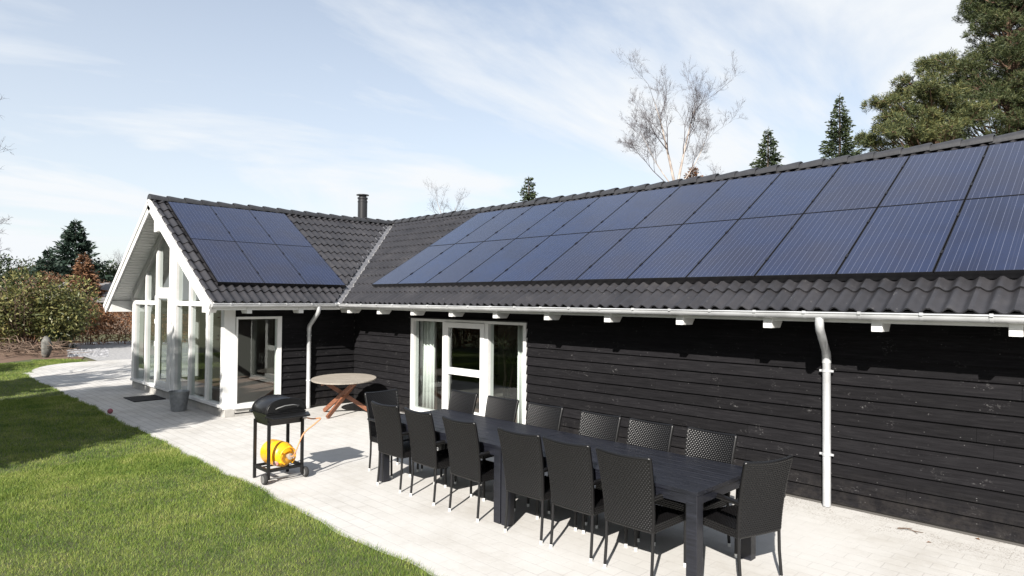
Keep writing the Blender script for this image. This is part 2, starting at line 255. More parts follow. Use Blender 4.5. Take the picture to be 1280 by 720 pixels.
def paver_mat():
    m = mat('concrete_pavers', (0.5, 0.48, 0.45), 0.85, spec=0.3); t = m.node_tree; b = t.nodes['Principled BSDF']
    c = N(t, 'ShaderNodeTexCoord')
    br = N(t, 'ShaderNodeTexBrick', offset=0.5, inp={'Scale': 1.0, 'Mortar Size': 0.0045, 'Mortar Smooth': 0.3, 'Bias': -0.2, 'Brick Width': 0.28, 'Row Height': 0.14,
           'Color1': (0.425, 0.418, 0.407, 1), 'Color2': (0.49, 0.482, 0.47, 1), 'Mortar': (0.23, 0.22, 0.21, 1)})
    t.links.new(c.outputs['Object'], br.inputs[0])
    n = N(t, 'ShaderNodeTexNoise', inp={'Scale': 1.1, 'Detail': 7, 'Roughness': 0.65}); t.links.new(c.outputs['Object'], n.inputs[0])
    r = ramp(t, [(0.3, (0.82, 0.815, 0.81)), (0.65, (1.06, 1.055, 1.04))]); t.links.new(n.outputs[0], r.inputs[0])
    mu = N(t, 'ShaderNodeMix', data_type='RGBA', blend_type='MULTIPLY', inp={0: 1.0}); t.links.new(br.outputs[0], mu.inputs[6]); t.links.new(r.outputs[0], mu.inputs[7])
    # sand in the joints hides the pattern in places; sunlit washout painted in to the right
    n0 = N(t, 'ShaderNodeTexNoise', inp={'Scale': 0.7, 'Detail': 3}); t.links.new(c.outputs['Object'], n0.inputs[0])
    r0 = ramp(t, [(0.34, (0.58,)*3), (0.56, (0.95,)*3)]); t.links.new(n0.outputs[0], r0.inputs[0])
    s0 = N(t, 'ShaderNodeSeparateXYZ'); t.links.new(c.outputs['Object'], s0.inputs[0])
    sx0 = N(t, 'ShaderNodeMapRange', inp={1: -1.0, 2: 4.5, 3: 0.12, 4: 1.0}); t.links.new(s0.outputs['X'], sx0.inputs[0])  # joints fade over the sunlit side, washout put into the colour
    sm0 = N(t, 'ShaderNodeMath', operation='MULTIPLY'); t.links.new(r0.outputs[0], sm0.inputs[0]); t.links.new(sx0.outputs[0], sm0.inputs[1])
    sd = N(t, 'ShaderNodeMix', data_type='RGBA'); t.links.new(sm0.outputs[0], sd.inputs[0]); t.links.new(mu.outputs[2], sd.inputs[6]); sd.inputs[7].default_value = (0.458, 0.450, 0.436, 1)
    # grit and needles along the foot of the wall
    s = N(t, 'ShaderNodeSeparateXYZ'); t.links.new(c.outputs['Object'], s.inputs[0])
    mr = N(t, 'ShaderNodeMapRange', inp={1: -0.75, 2: -0.25, 3: 0.0, 4: 1.0}); t.links.new(s.outputs['Y'], mr.inputs[0])
    gx = N(t, 'ShaderNodeMapRange', inp={1: 5.0, 2: 9.0, 3: 0.1, 4: 1.0}); t.links.new(s.outputs['X'], gx.inputs[0])
    n3 = N(t, 'ShaderNodeTexNoise', inp={'Scale': 75, 'Detail': 3}); t.links.new(c.outputs['Object'], n3.inputs[0])
    n4 = N(t, 'ShaderNodeTexNoise', inp={'Scale': 3.5, 'Detail': 3}); t.links.new(c.outputs['Object'], n4.inputs[0])
    r5 = ramp(t, [(0.56, (0,)*3), (0.62, (1,)*3)]); t.links.new(n3.outputs[0], r5.inputs[0])
    r6 = ramp(t, [(0.40, (0,)*3), (0.55, (1,)*3)]); t.links.new(n4.outputs[0], r6.inputs[0])
    last = mr.outputs[0]
    for o in (gx.outputs[0], r5.outputs[0], r6.outputs[0]):
        k = N(t, 'ShaderNodeMath', operation='MULTIPLY'); t.links.new(last, k.inputs[0]); t.links.new(o, k.inputs[1]); last = k.outputs[0]
    k = N(t, 'ShaderNodeMath', operation='MULTIPLY', inp={1: 0.7}); t.links.new(last, k.inputs[0])
    mx = N(t, 'ShaderNodeMix', data_type='RGBA'); t.links.new(k.outputs[0], mx.inputs[0]); ns = N(t, 'ShaderNodeTexNoise', inp={'Scale': 0.9, 'Detail': 9, 'Roughness': 0.72}); t.links.new(c.outputs['Object'], ns.inputs[0])
    rs = ramp(t, [(0.34, (0.84, 0.82, 0.79)), (0.50, (0.98, 0.975, 0.965)), (0.66, (1.05, 1.05, 1.05))]); t.links.new(ns.outputs[0], rs.inputs[0])
    ms_ = N(t, 'ShaderNodeMix', data_type='RGBA', blend_type='MULTIPLY', inp={0: 1.0}); t.links.new(sd.outputs[2], ms_.inputs[6]); t.links.new(rs.outputs[0], ms_.inputs[7])
    t.links.new(ms_.outputs[2], mx.inputs[6]); mx.inputs[7].default_value = (0.11, 0.08, 0.058, 1)
    t.links.new(mx.outputs[2], b.inputs['Base Color'])
    bp = N(t, 'ShaderNodeBump', inp={'Strength': 0.5, 'Distance': 0.004}); t.links.new(br.outputs['Fac'], bp.inputs['Height']); bp.invert = True
    n2 = N(t, 'ShaderNodeTexNoise', inp={'Scale': 60, 'Detail': 4}); t.links.new(c.outputs['Object'], n2.inputs[0])
    bp2 = N(t, 'ShaderNodeBump', inp={'Strength': 0.22, 'Distance': 0.004}); t.links.new(n2.outputs[0], bp2.inputs['Height']); t.links.new(bp.outputs[0], bp2.inputs['Normal'])
    t.links.new(bp2.outputs[0], b.inputs['Normal']); return m
MT['paver'] = paver_mat()
MT['lawn'] = mat('lawn_turf', (0.070, 0.085, 0.024), 0.95, col2=(0.045, 0.048, 0.020), vscale=4, bump=0.6, bscale=60)
MT['ground'] = mat('garden_ground', (0.085, 0.08, 0.035), 0.95, col2=(0.05, 0.055, 0.02), vscale=0.6)
MT['gravel'] = mat('gravel', (0.36, 0.355, 0.35), 0.95, col2=(0.18, 0.18, 0.185), vscale=9, bump=0.8, bscale=50, detail=9)
MT['barkmulch'] = mat('bark_mulch', (0.17, 0.10, 0.065), 0.95, col2=(0.07, 0.045, 0.03), vscale=14, bump=0.9, bscale=50, detail=9)

# ------------------------------------------------------------------ mesh builder
class MB:
    def __init__(s): s.v = []; s.f = []; s.mi = []
    def add(s, vs, fs, mi=0):
        o = len(s.v); s.v.extend([tuple(map(float, p)) for p in vs])
        for f in fs: s.f.append(tuple(o+i for i in f)); s.mi.append(mi)
        return s
    def box(s, x0, x1, y0, y1, z0, z1, mi=0):
        vs = [(x0, y0, z0), (x1, y0, z0), (x1, y1, z0), (x0, y1, z0), (x0, y0, z1), (x1, y0, z1), (x1, y1, z1), (x0, y1, z1)]
        return s.add(vs, [(0, 3, 2, 1), (4, 5, 6, 7), (0, 1, 5, 4), (1, 2, 6, 5), (2, 3, 7, 6), (3, 0, 4, 7)], mi)
    def prism(s, poly, d, mi=0):
        """poly: list of 3-D points (planar); d: extrusion vector"""
        n = len(poly); a = [Vector(p) for p in poly]; d = Vector(d); b = [p+d for p in a]
        return s.add(a+b, [tuple(range(n))[::-1], tuple(range(n, 2*n))]+[(i, (i+1) % n, n+(i+1) % n, n+i) for i in range(n)], mi)
    def beam(s, a, b, wd, ht, up=(0, 0, 1), mi=0):
        a, b = Vector(a), Vector(b); t = (b-a).normalized(); sd = t.cross(Vector(up))
        if sd.length < 1e-4: sd = t.cross(Vector((1, 0, 0)))
        sd.normalize(); u = sd.cross(t); c = []
        for p in (a, b):
            for i, j in ((-1, -1), (1, -1), (1, 1), (-1, 1)): c.append(p+sd*(i*wd/2)+u*(j*ht/2))
        return s.add(c, [(0, 3, 2, 1), (4, 5, 6, 7), (0, 1, 5, 4), (1, 2, 6, 5), (2, 3, 7, 6), (3, 0, 4, 7)][::1], mi)
    def tube(s, pts, rad, n=8, cap=True, mi=0):
        pts = [Vector(p) for p in pts]; m = len(pts)
        if not hasattr(rad, '__len__'): rad = [rad]*m
        o = len(s.v); prev = None
        for i, p in enumerate(pts):
            t = (pts[min(i+1, m-1)]-pts[max(i-1, 0)])
            t = t.normalized() if t.length > 1e-9 else Vector((0, 0, 1))
            if prev is None:
                a = t.cross(Vector((0, 0, 1)))
                if a.length < 0.05: a = t.cross(Vector((1, 0, 0)))
                a.normalize()
            else:
                a = prev-t*prev.dot(t)
                a = a.normalized() if a.length > 1e-6 else t.orthogonal().normalized()
            prev = a; b = t.cross(a)
            for k in range(n):
                q = p+(a*math.cos(2*PI*k/n)+b*math.sin(2*PI*k/n))*rad[i]; s.v.append((q.x, q.y, q.z))
        for i in range(m-1):
            for k in range(n):
                s.f.append((o+i*n+k, o+i*n+(k+1) % n, o+(i+1)*n+(k+1) % n, o+(i+1)*n+k)); s.mi.append(mi)
        if cap:
            s.f.append(tuple(o+k for k in range(n))[::-1]); s.mi.append(mi)
            s.f.append(tuple(o+(m-1)*n+k for k in range(n))); s.mi.append(mi)
        return s
    def lathe(s, prof, n=24, cx=0, cy=0, mi=0, axis='z', close=False):
        o = len(s.v); m = len(prof)
        for r, h in prof:
            for k in range(n):
                a = 2*PI*k/n; p = (r*math.cos(a), r*math.sin(a), h)
                if axis == 'x': p = (h, p[0], p[1])
                elif axis == 'y': p = (p[0], h, p[1])
                s.v.append((p[0]+cx, p[1]+cy, p[2]))
        for i in range(m-1):
            for k in range(n):
                s.f.append((o+i*n+k, o+i*n+(k+1) % n, o+(i+1)*n+(k+1) % n, o+(i+1)*n+k)); s.mi.append(mi)
        return s
    def build(s, name, mats, parent=None, smooth=0, bevel=0, loc=None):
        me = bpy.data.meshes.new(name); me.from_pydata(s.v, [], s.f)
        mats = mats if isinstance(mats, (list, tuple)) else [mats]
        for m in mats: me.materials.append(MT[m] if isinstance(m, str) else m)
        if len(mats) > 1: me.polygons.foreach_set('material_index', s.mi)
        bm = bmesh.new(); bm.from_mesh(me); bmesh.ops.recalc_face_normals(bm, faces=bm.faces); bm.to_mesh(me); bm.free()
        if smooth:
            me.polygons.foreach_set('use_smooth', [True]*len(me.polygons)); me.set_sharp_from_angle(angle=R(smooth))
        o = bpy.data.objects.new(name, me); COL.objects.link(o)
        if parent is not None: o.parent = parent
        if loc is not None: o.location = loc
        if bevel:
            b = o.modifiers.new('bevel', 'BEVEL'); b.width = bevel; b.segments = 2; b.limit_method = 'ANGLE'; b.angle_limit = R(40)
        return o
def npmesh(name, verts, faces, mats, parent=None, smooth=False):
    """verts (n,3) array; faces (m,k) array"""
    me = bpy.data.meshes.new(name); verts = np.asarray(verts, np.float32); faces = np.asarray(faces, np.int32); m, k = faces.shape
    me.vertices.add(len(verts)); me.vertices.foreach_set('co', verts.ravel())
    me.loops.add(m*k); me.loops.foreach_set('vertex_index', faces.ravel())
    me.polygons.add(m); me.polygons.foreach_set('loop_start', np.arange(0, m*k, k, dtype=np.int32))
    me.update(calc_edges=True); me.validate()
    mats = mats if isinstance(mats, (list, tuple)) else [mats]
    for mm in mats: me.materials.append(MT[mm])
    if smooth: me.polygons.foreach_set('use_smooth', [True]*len(me.polygons))
    o = bpy.data.objects.new(name, me); COL.objects.link(o)
    if parent is not None: o.parent = parent
    return o
def tag(o, label=None, cat=None, group=None, kind=None):
    if label: o['label'] = label
    if cat: o['category'] = cat
    if group: o['group'] = group
    if kind: o['kind'] = kind
    return o
def thing(name, label, cat, loc=(0, 0, 0), rz=0.0, group=None):
    o = bpy.data.objects.new(name, None); COL.objects.link(o); o.location = loc; o.rotation_euler = (0, 0, rz); o.empty_display_size = 0.2
    return tag(o, label, cat, group)
def copy_tree(o, parent=None):
    c = o.copy(); COL.objects.link(c); c.parent = parent
    for ch in list(o.children): copy_tree(ch, c)
    return c
def arc(c, r, a0, a1, n, plane='xz'):
    out = []
    for i in range(n+1):
        a = a0+(a1-a0)*i/n
        out.append((c[0]+r*math.cos(a), c[1], c[2]+r*math.sin(a)) if plane == 'xz' else (c[0], c[1]+r*math.cos(a), c[2]+r*math.sin(a)))
    return out

# ------------------------------------------------------------------ the ground
def sheet(name, poly, z, m, kind='structure'):
    b = MB(); b.add([(x, y, z) for x, y in poly], [tuple(range(len(poly)))]); o = b.build(name, m); tag(o, kind=kind); return o
sheet('ground', [(-900, -900), (900, -900), (900, 900), (-900, 900)], -0.02, 'ground')
def edge_y(x):
    return -4.10+0.028*math.sin(x*1.7)+0.018*math.sin(x*4.3+1)+0.012*math.sin(x*9.1+2)+0.055*min(1, max(0, (6-x)/8))
EDGE = [(x, edge_y(x)) for x in np.arange(18, -10.7, -0.15)]
CURVE = [(-11.0, -3.80), (-11.6, -3.66), (-12.2, -3.42), (-12.7, -3.12), (-13.05, -2.78), (-13.3, -2.38), (-13.42, -1.9), (-13.5, -1.3)]
sheet('patio', EDGE+CURVE+[(-13.5, 14), (18, 14)], 0.004, 'paver')
sheet('lawn', [(18, -30), (18, -4.0)]+[(x, y+0.03) for x, y in EDGE+CURVE[:6]]+[(-14.3, -1.9), (-14.9, -2.3), (-15.6, -3.0), (-14.4, -4.1), (-15.0, -6), (-17, -30)], 0.0, 'lawn')
sheet('gravel_drive', [(-13.5, -1.6), (-13.5, 14), (-24, 14), (-24, -0.4), (-19.6, -1.3), (-15.5, -1.55)], 0.006, 'gravel')
sheet('bark_bed', [(-14.3, -1.9), (-14.9, -2.3), (-15.6, -3.0), (-14.4, -4.1), (-15.0, -6), (-30, -9), (-30, 0), (-24, -0.4), (-19.6, -1.3), (-15.5, -1.55)], 0.003, 'barkmulch')

# grass blades, denser and finer close to the camera
def grass():
    g = np.random.default_rng(3)
    P = []
    for (x0, x1, y0, y1, dens) in [(2.0, 8.6, -8.6, -3.9, 8200), (-5, 3.2, -11, -3.9, 4200), (-15.0, -4, -12, -1.9, 1700)]:
        n = int((x1-x0)*(y1-y0)*dens); p = np.stack([g.uniform(x0, x1, n), g.uniform(y0, y1, n)], 1); P.append(p)
    p = np.concatenate(P)
    ex = np.interp(p[:, 0], [q[0] for q in EDGE[::-1]], [q[1] for q in EDGE[::-1]])
    cx = np.array([q[0] for q in CURVE[:6]])[::-1]; cy = np.array([q[1] for q in CURVE[:6]])[::-1]
    lim = np.where(p[:, 0] < -10.6, np.interp(p[:, 0], cx, cy), ex)
    lim = np.where(p[:, 0] < -13.3, np.interp(p[:, 0], [-15.6, -14.9, -14.3, -13.3], [-3.0, -2.3, -1.9, -1.9]), lim)
    ok = (p[:, 1] < lim+0.02) & ~((p[:, 0] < -14.4) & (p[:, 1] < -3.2))
    d = np.stack([p[:, 0]-CAM[0], p[:, 1]-CAM[1], np.full(len(p), -CAM[2])], 1)
    fz = d@FW; sx = (d@RT)/np.maximum(fz, .1); sy = -(d@UP)/np.maximum(fz, .1)
    ok &= (fz > 1.5) & (sx > -0.787*1.75) & (sx < 0.2) & (sy < 0.4427*1.2)
    p = p[ok]; fz = fz[ok]; n = len(p)
    h = (0.016+0.020*g.random(n))*(1+0.15*np.sin(p[:, 0]*2.1)*np.sin(p[:, 1]*1.7)); wd = 0.0016+0.00046*fz*(0.6+0.8*g.random(n))
    bd = lim[ok]-p[:, 1]; rag = (bd < 0.10) & (g.random(n) < 0.4); h = np.where(rag, h*1.5, h)
    tuft = (np.sin(p[:, 0]*5.3+np.sin(p[:, 1]*4.1)*2)*np.sin(p[:, 1]*6.1+np.sin(p[:, 0]*3.7)*2)); h = h*(1+0.35*np.clip(tuft, 0, 1))
    a = g.uniform(0, 2*PI, n); t = np.where(rag, g.normal(PI/2, 0.8, n), g.uniform(0, 2*PI, n)); ln = h*g.uniform(0.1, 1.0, n)
    sxv = np.stack([np.cos(a), np.sin(a), np.zeros(n)], 1)*(wd/2)[:, None]
    tip = np.stack([p[:, 0]+np.cos(t)*ln, p[:, 1]+np.sin(t)*ln, h], 1); base = np.stack([p[:, 0], p[:, 1], np.full(n, -0.002)], 1)
    V = np.stack([base-sxv, base+sxv, tip], 1).reshape(-1, 3); F = np.arange(3*n).reshape(-1, 3)
    tag(npmesh('grass', V, F, 'grass'), kind='stuff')
grass()

# ------------------------------------------------------------------ the house
house = thing('summer_house', 'black timber summer house with white glazed gable and solar panels on dark tiled roofs', 'house')
ZE, EOM, EOW, TH = 2.043, 0.638, 0.514, 0.5405
RY = -EOM+3.542; RZ = ZE+3.542*math.tan(TH)          # long ridge
RX, RZ2 = -2.887, 4.143                               # gable ridge
THW = math.atan2(RZ2-ZE, EOW-RX)
LX, LZ = -6.194, 1.955                                # left eave of the gable wing
THL = math.atan2(RZ2-LZ, RX-LX)
GY, VY = -2.66, -3.070                               # gable wall / verge
def mroof(x, s, off=0.0): return Vector((x, -EOM+s*math.cos(TH)-off*math.sin(TH), ZE+s*math.sin(TH)+off*math.cos(TH)))
def wroof(y, s, off=0.0): return Vector((EOW-s*math.cos(THW)+off*math.sin(THW), y, ZE+s*math.sin(THW)+off*math.cos(THW)))
def lroof(y, s, off=0.0): return Vector((LX+s*math.cos(THL)-off*math.sin(THL), y, LZ+s*math.sin(THL)+off*math.cos(THL)))

def tiles(fn, u0, u1, slen, seed, per=0.154, cut=None, course=0.347, first=0.38):
    g = np.random.default_rng(seed); seg = 10
    nu = int(round((u1-u0)/per))*seg; us = np.linspace(u0, u1, nu+1)
    ph = (us-u0)/per
    prof = 0.046*(0.5+0.5*np.cos(2*PI*(ph-0.25)))**1.15
    tile = np.floor(ph/2+1e-6).astype(int)
    prof = np.where((np.arange(nu+1) % (2*seg)) == 0, prof-0.007, prof)
    V = []; F = []; s = -0.02; k = 0
    while s < slen-0.02:
        L = first if k == 0 else course
        e = min(s+L+0.03, slen)
        jit = g.normal(0, 0.0022, tile.max()+2)[tile]; js = g.normal(0, 0.003, tile.max()+2)[tile]
        o = len(V)
        for (ss, lf, jm) in ((s+0.002, 0.010, 1), (s, 0.026, 1), (s+0.03, 0.027, 1), (e, 0.003, 0)):
            for i in range(nu+1): V.append(tuple(fn(us[i], ss+js[i]*jm, prof[i]+lf+jit[i]*jm)))
        W = nu+1
        for r in range(3):
            for i in range(nu): F.append((o+r*W+i, o+r*W+i+1, o+(r+1)*W+i+1, o+(r+1)*W+i))
        s += L; k += 1
    me = bpy.data.meshes.new('roof'); me.from_pydata(V, [], F)
    bm = bmesh.new(); bm.from_mesh(me)
    if cut:
        for co_, no_ in cut:
            bmesh.ops.bisect_plane(bm, geom=bm.verts[:]+bm.edges[:]+bm.faces[:], plane_co=co_, plane_no=no_, clear_outer=True)
    bmesh.ops.recalc_face_normals(bm, faces=bm.faces); bm.to_mesh(me); bm.free()
    me.materials.append(MT['tile']); me.polygons.foreach_set('use_smooth', [True]*len(me.polygons)); me.set_sharp_from_angle(angle=R(38))
    o = bpy.data.objects.new('roof', me); COL.objects.link(o); o.parent = house; return o
VA = Vector((EOW, -EOM, ZE)); VB = Vector((RX, RY, RZ)); vd = (VB-VA); vd2 = Vector((vd.x, vd.y, 0)).normalized()
vn = Vector((vd2.y, -vd2.x, 0))                     # horizontal normal of the valley, pointing to the long roof or back
if vn.x < 0: vn = -vn
main_roof = tiles(mroof, -3.50, 15.5, 3.542/math.cos(TH), 1, cut=[(VA+vn*0.075, -vn)])
wing_roof = tiles(wroof, VY, 2.95, (EOW-RX)/math.cos(THW), 2, cut=[(VA-vn*0.075, vn)])
left_roof = tiles(lambda u, s, o: lroof(u, s, o), VY, 6.07, (RX-LX)/math.cos(THL), 3)
back = MB()
back.prism([(RX, RY, RZ+0.02), (15.5, RY, RZ+0.02), (15.5, 6.1, ZE), (RX, 6.1, ZE)], (0, 0, -0.12))
back.prism([(RX, RY, RZ2+0.02), (RX, 6.07, RZ2+0.02), (EOW, 6.07, ZE), (EOW, RY+0.01, ZE)], (0, 0, -0.11))
back.build('roof', 'tile', house)
# boarding under the tiles
dk = MB(); dk.prism([mroof(EOW+0.02, 0.03), mroof(15.5, 0.03), mroof(15.5, 4.10), mroof(RX+0.03, 4.10)], Vector((0, 0.06, -0.115))); dk.build('roof_boarding', 'deck', house)
dk = MB()
dk.prism([wroof(VY+0.03, 0.03), wroof(-EOM, 0.03), wroof(RY, 3.97), wroof(VY+0.03, 3.97)], Vector((0, 0, -0.13)))
dk.prism([lroof(VY+0.03, 0.03), lroof(6.0, 0.03), lroof(6.0, 3.93), lroof(VY+0.03, 3.93)], Vector((0, 0, -0.13)))
# tongue-and-groove shadow lines across the soffit
for k in range(1, 36):
    s = k*0.105
    p, q = lroof(VY+0.04, s, -0.112), lroof(GY-0.02, s, -0.112)
dk.build('soffit', 'soffit', house)
sb = MB()
for k in range(38):
    s0 = 0.05+k*0.105
    if s0+0.1 > 3.90: break
    sb.prism([lroof(VY+0.045, s0, -0.108), lroof(VY+0.045, s0+0.088, -0.108), lroof(GY-0.0, s0+0.088, -0.108), lroof(GY-0.0, s0, -0.108)], lroof(0, 0, -0.014)-lroof(0, 0, 0))
    if s0 < 3.75: sb.prism([wroof(VY+0.045, s0, -0.108), wroof(VY+0.045, s0+0.088, -0.108), wroof(GY, s0+0.088, -0.108), wroof(GY, s0, -0.108)], wroof(0, 0, -0.014)-wroof(0, 0, 0))
sb.build('soffit_board', 'soffit', house)

# ridge caps (overlapping half-round tiles)
def ridgecaps(p0, p1, pitch=0.343):
    b = MB(); p0, p1 = Vector(p0), Vector(p1); d = (p1-p0); L = d.length; t = d.normalized(); sd = t.cross(Vector((0, 0, 1))).normalized()
    n = int(L/pitch); g = random.Random(4)
    for k in range(n+1):
        a = p0+t*(k*pitch); e = a+t*(pitch+0.045); j = g.uniform(-0.006, 0.006)
        rings = []
        for (c, r, dz) in ((a, 0.128, 0.012), (a+t*0.03, 0.128, 0.012), (e, 0.106, -0.004)):
            ring = []
            for i in range(11):
                an = R(-8)+(PI+R(16))*i/10
                ring.append(c+sd*(r*math.cos(an))+Vector((0, 0, r*0.82*math.sin(an)+dz+j)))
            rings.append(ring)
        inner = [c-(c-a).normalized()*0.016 if (c-a).length > 0.02 else c for c in rings[0]]
        allv = inner+rings[0]+rings[1]+rings[2]
        fs = [(r*11+i, r*11+i+1, (r+1)*11+i+1, (r+1)*11+i) for r in range(3) for i in range(10)]
        b.add(allv, fs)
    return b
rc = ridgecaps((15.5, RY, RZ+0.01), (RX-0.1, RY, RZ+0.01)); rc.build('ridge_cap', 'ridge', house, smooth=40)
b = ridgecaps((RX, VY-0.03, RZ2+0.015), (RX, 6.0, RZ2+0.015))
b.prism([(RX+0.126*math.cos(R(-8)+(PI+R(16))*i/10), VY-0.028, RZ2+0.027+0.126*0.82*math.sin(R(-8)+(PI+R(16))*i/10)) for i in range(11)], (0, 0.02, 0))
b.build('ridge_cap', 'ridge', house, smooth=40)
# valley
b = MB()
nrm = Vector((0, 0, 1))
for i in range(1):
    a0, a1 = VA+Vector((0, 0, -0.0)), VB+Vector((0, 0, -0.0))
    c = [a0-vn*0.17+Vector((0, 0, 0.085)), a0+Vector((0, 0, 0.008)), a0+vn*0.17+Vector((0, 0, 0.085)), a1-vn*0.17+Vector((0, 0, 0.085)), a1+Vector((0, 0, 0.008)), a1+vn*0.17+Vector((0, 0, 0.085))]
    b.add(c, [(0, 1, 4, 3), (1, 2, 5, 4)])
b.build('valley_gutter', 'lead', house)
b = MB(); g = random.Random(11); path = []; rr = []
for k in range(90):
    t = k/89; p = VA.lerp(VB, t)+vn*(0.058+g.uniform(-0.022, 0.022))+Vector((0, 0, 0.048+0.018*math.sin(k*1.05)+g.uniform(-0.006, 0.006)))
    path.append(p); rr.append(g.uniform(0.010, 0.024))
b.tube(path, rr, 6); b.build('valley_filler', 'mortar', house, smooth=60)

# barge boards on the gable verge and the return boxes
b = MB()
def rake(fn, y0, y1, s0, s1, o0, o1):
    b.prism([fn(y0, s0, o0), fn(y0, s1, o0), fn(y0, s1, o1), fn(y0, s0, o1)], (0, y1-y0, 0))
SW = (EOW-RX)/math.cos(THW); SL = (RX-LX)/math.cos(THL)
rake(wroof, VY-0.028, VY+0.0, -0.05, SW-0.005, -0.20, 0.012)
rake(lroof, VY-0.028, VY+0.0, -0.04, SL-0.005, -0.20, 0.012)
rake(wroof, VY-0.05, VY-0.0285, -0.05, SW-0.005, -0.075, 0.020)
rake(lroof, VY-0.05, VY-0.0285, -0.04, SL-0.005, -0.075, 0.020)
b.build('barge_board', 'white', house)
b = MB()
b.prism([(LX+0.02, VY+0.02, LZ-0.16), (LX+0.42, VY+0.02, LZ-0.16), (LX+0.42, VY+0.02, LZ+0.10), (LX+0.02, VY+0.02, LZ-0.02)], (0, 0.44, 0))
b.build('eave_box', 'white', house)
b = MB(); b.box(LX+0.0, LX+0.03, VY+0.465, 6.0, LZ-0.15, LZ-0.02); b.build('fascia_board', 'white', house)
b = MB()
b.prism([(0.02, VY+0.02, 1.885), (EOW-0.10, VY+0.02, 1.885), (EOW-0.04, VY+0.02, 1.95), (EOW-0.04, VY+0.02, 2.0), (0.02, VY+0.02, 2.22)], (0, 0.09, 0))
b.build('eave_box', 'white', house)
b = MB(); b.box(EOW-0.06, EOW-0.035, VY+0.115, -EOM, 1.945, 2.04); b.build('fascia_board', 'white', house)
b = MB(); b.box(EOW-0.05, 15.5, -EOM+0.035, -EOM+0.06, 1.945, 2.04); b.build('fascia_board', 'white', house)

# rafter ends under the gutters
for k in range(15):
    x = 0.785+k*1.022
    b = MB(); b.prism([(x-0.047, -EOM+0.012, 1.868), (x-0.047, -EOM+0.22, 1.868), (x-0.047, -EOM+0.40, 2.09), (x-0.047, -EOM+0.012, 2.01)], (0.094, 0, 0)); b.build('rafter_end', 'white', house, bevel=0.004)
for y in (-2.42, -1.45, -0.44):
    b = MB(); b.prism([(EOW-0.012, y-0.047, 1.868), (EOW-0.22, y-0.047, 1.868), (EOW-0.40, y-0.047, 2.09), (EOW-0.012, y-0.047, 2.01)], (0, 0.094, 0)); b.build('rafter_end', 'white', house, bevel=0.004)

# gutters with clips
def gutter(fn, u0, u1, ends=True):
    b = MB(); n = 14; rings = []
    prof = [(0.050*math.cos(PI+PI*i/n), 0.050*math.sin(PI+PI*i/n)) for i in range(n+1)]
    prof = [(-0.050, 0.010)]+prof+[(0.050, 0.004)]
    inn = [(x*0.93, z*0.93+0.002) for x, z in prof]
    pr = prof+inn[::-1]; m = len(pr)
    vs = [fn(u, x, z) for u in (u0, u1) for x, z in pr]
    b.add(vs, [(i, (i+1) % m, m+(i+1) % m, m+i) for i in range(m)])
    b.add([fn(u0, x, z) for x, z in prof], [tuple(range(len(prof)))]); b.add([fn(u1, x, z) for x, z in prof], [tuple(range(len(prof)))])
    b.tube([fn(u0, -0.054, 0.010), fn(u1, -0.054, 0.010)], 0.0075, 8)
    k = u0+0.3
    while k < u1:
        ring = [(x*1.07, z*1.07) for x, z in prof]
        vs = [fn(k+d, x, z) for d in (-0.016, 0.016) for x, z in ring]; q = len(ring)
        b.add(vs, [(i, i+1, q+i+1, q+i) for i in range(q-1)])
        b.box(*[c for pair in zip(np.minimum(fn(k-0.013, -0.068, 0), fn(k+0.013, -0.043, 0.025)), np.maximum(fn(k-0.013, -0.068, 0), fn(k+0.013, -0.043, 0.025))) for c in pair])
        k += 0.497
    return b
gutter(lambda u, x, z: (u, -EOM-0.055+x, 2.028+z), EOW+0.11, 15.5).build('gutter', 'zinc', house, smooth=40)
gutter(lambda u, x, z: (EOW+0.055-x, u, 2.028+z), VY-0.02, -EOM-0.01).build('gutter', 'zinc', house, smooth=40)

def downpipe(out, pipe, mid):
    b = MB(); o, p = Vector(out), Vector(pipe)
    pts = [o, o+Vector((0, 0, -0.06))]
    a = o+Vector((0, 0, -0.10)); c = Vector((p.x, p.y, mid))
    d = (c-a).normalized()
    pts += [a+d*0.03, a.lerp(c, 0.5), c-d*0.05, c+Vector((0, 0, -0.05)), Vector((p.x, p.y, 0.4)), Vector((p.x, p.y, 0.012))]
    b.tube(pts, 0.040, 16); q = b.build('downpipe', 'zinc', house, smooth=50)
    for z in (0.55, 1.42):
        k = MB(); k.tube([(p.x, p.y, z-0.014), (p.x, p.y, z+0.014)], 0.0465, 16)
        k.box(p.x-0.07, p.x+0.07, p.y-0.006, p.y+0.006, z-0.011, z+0.011)
        k.build('pipe_bracket', 'zinc', q, smooth=40)
    c2 = MB(); c2.tube([c+Vector((0, 0, -0.10)), c+Vector((0, 0, -0.03)), c-d*0.04], 0.0435, 16); c2.build('pipe_collar', 'zinc', q, smooth=50)
downpipe((9.50, -EOM-0.055, 1.99), (9.35, -0.075, 0), 1.60)
downpipe((EOW+0.055, -1.13, 1.99), (0.075, -1.06, 0), 1.60)

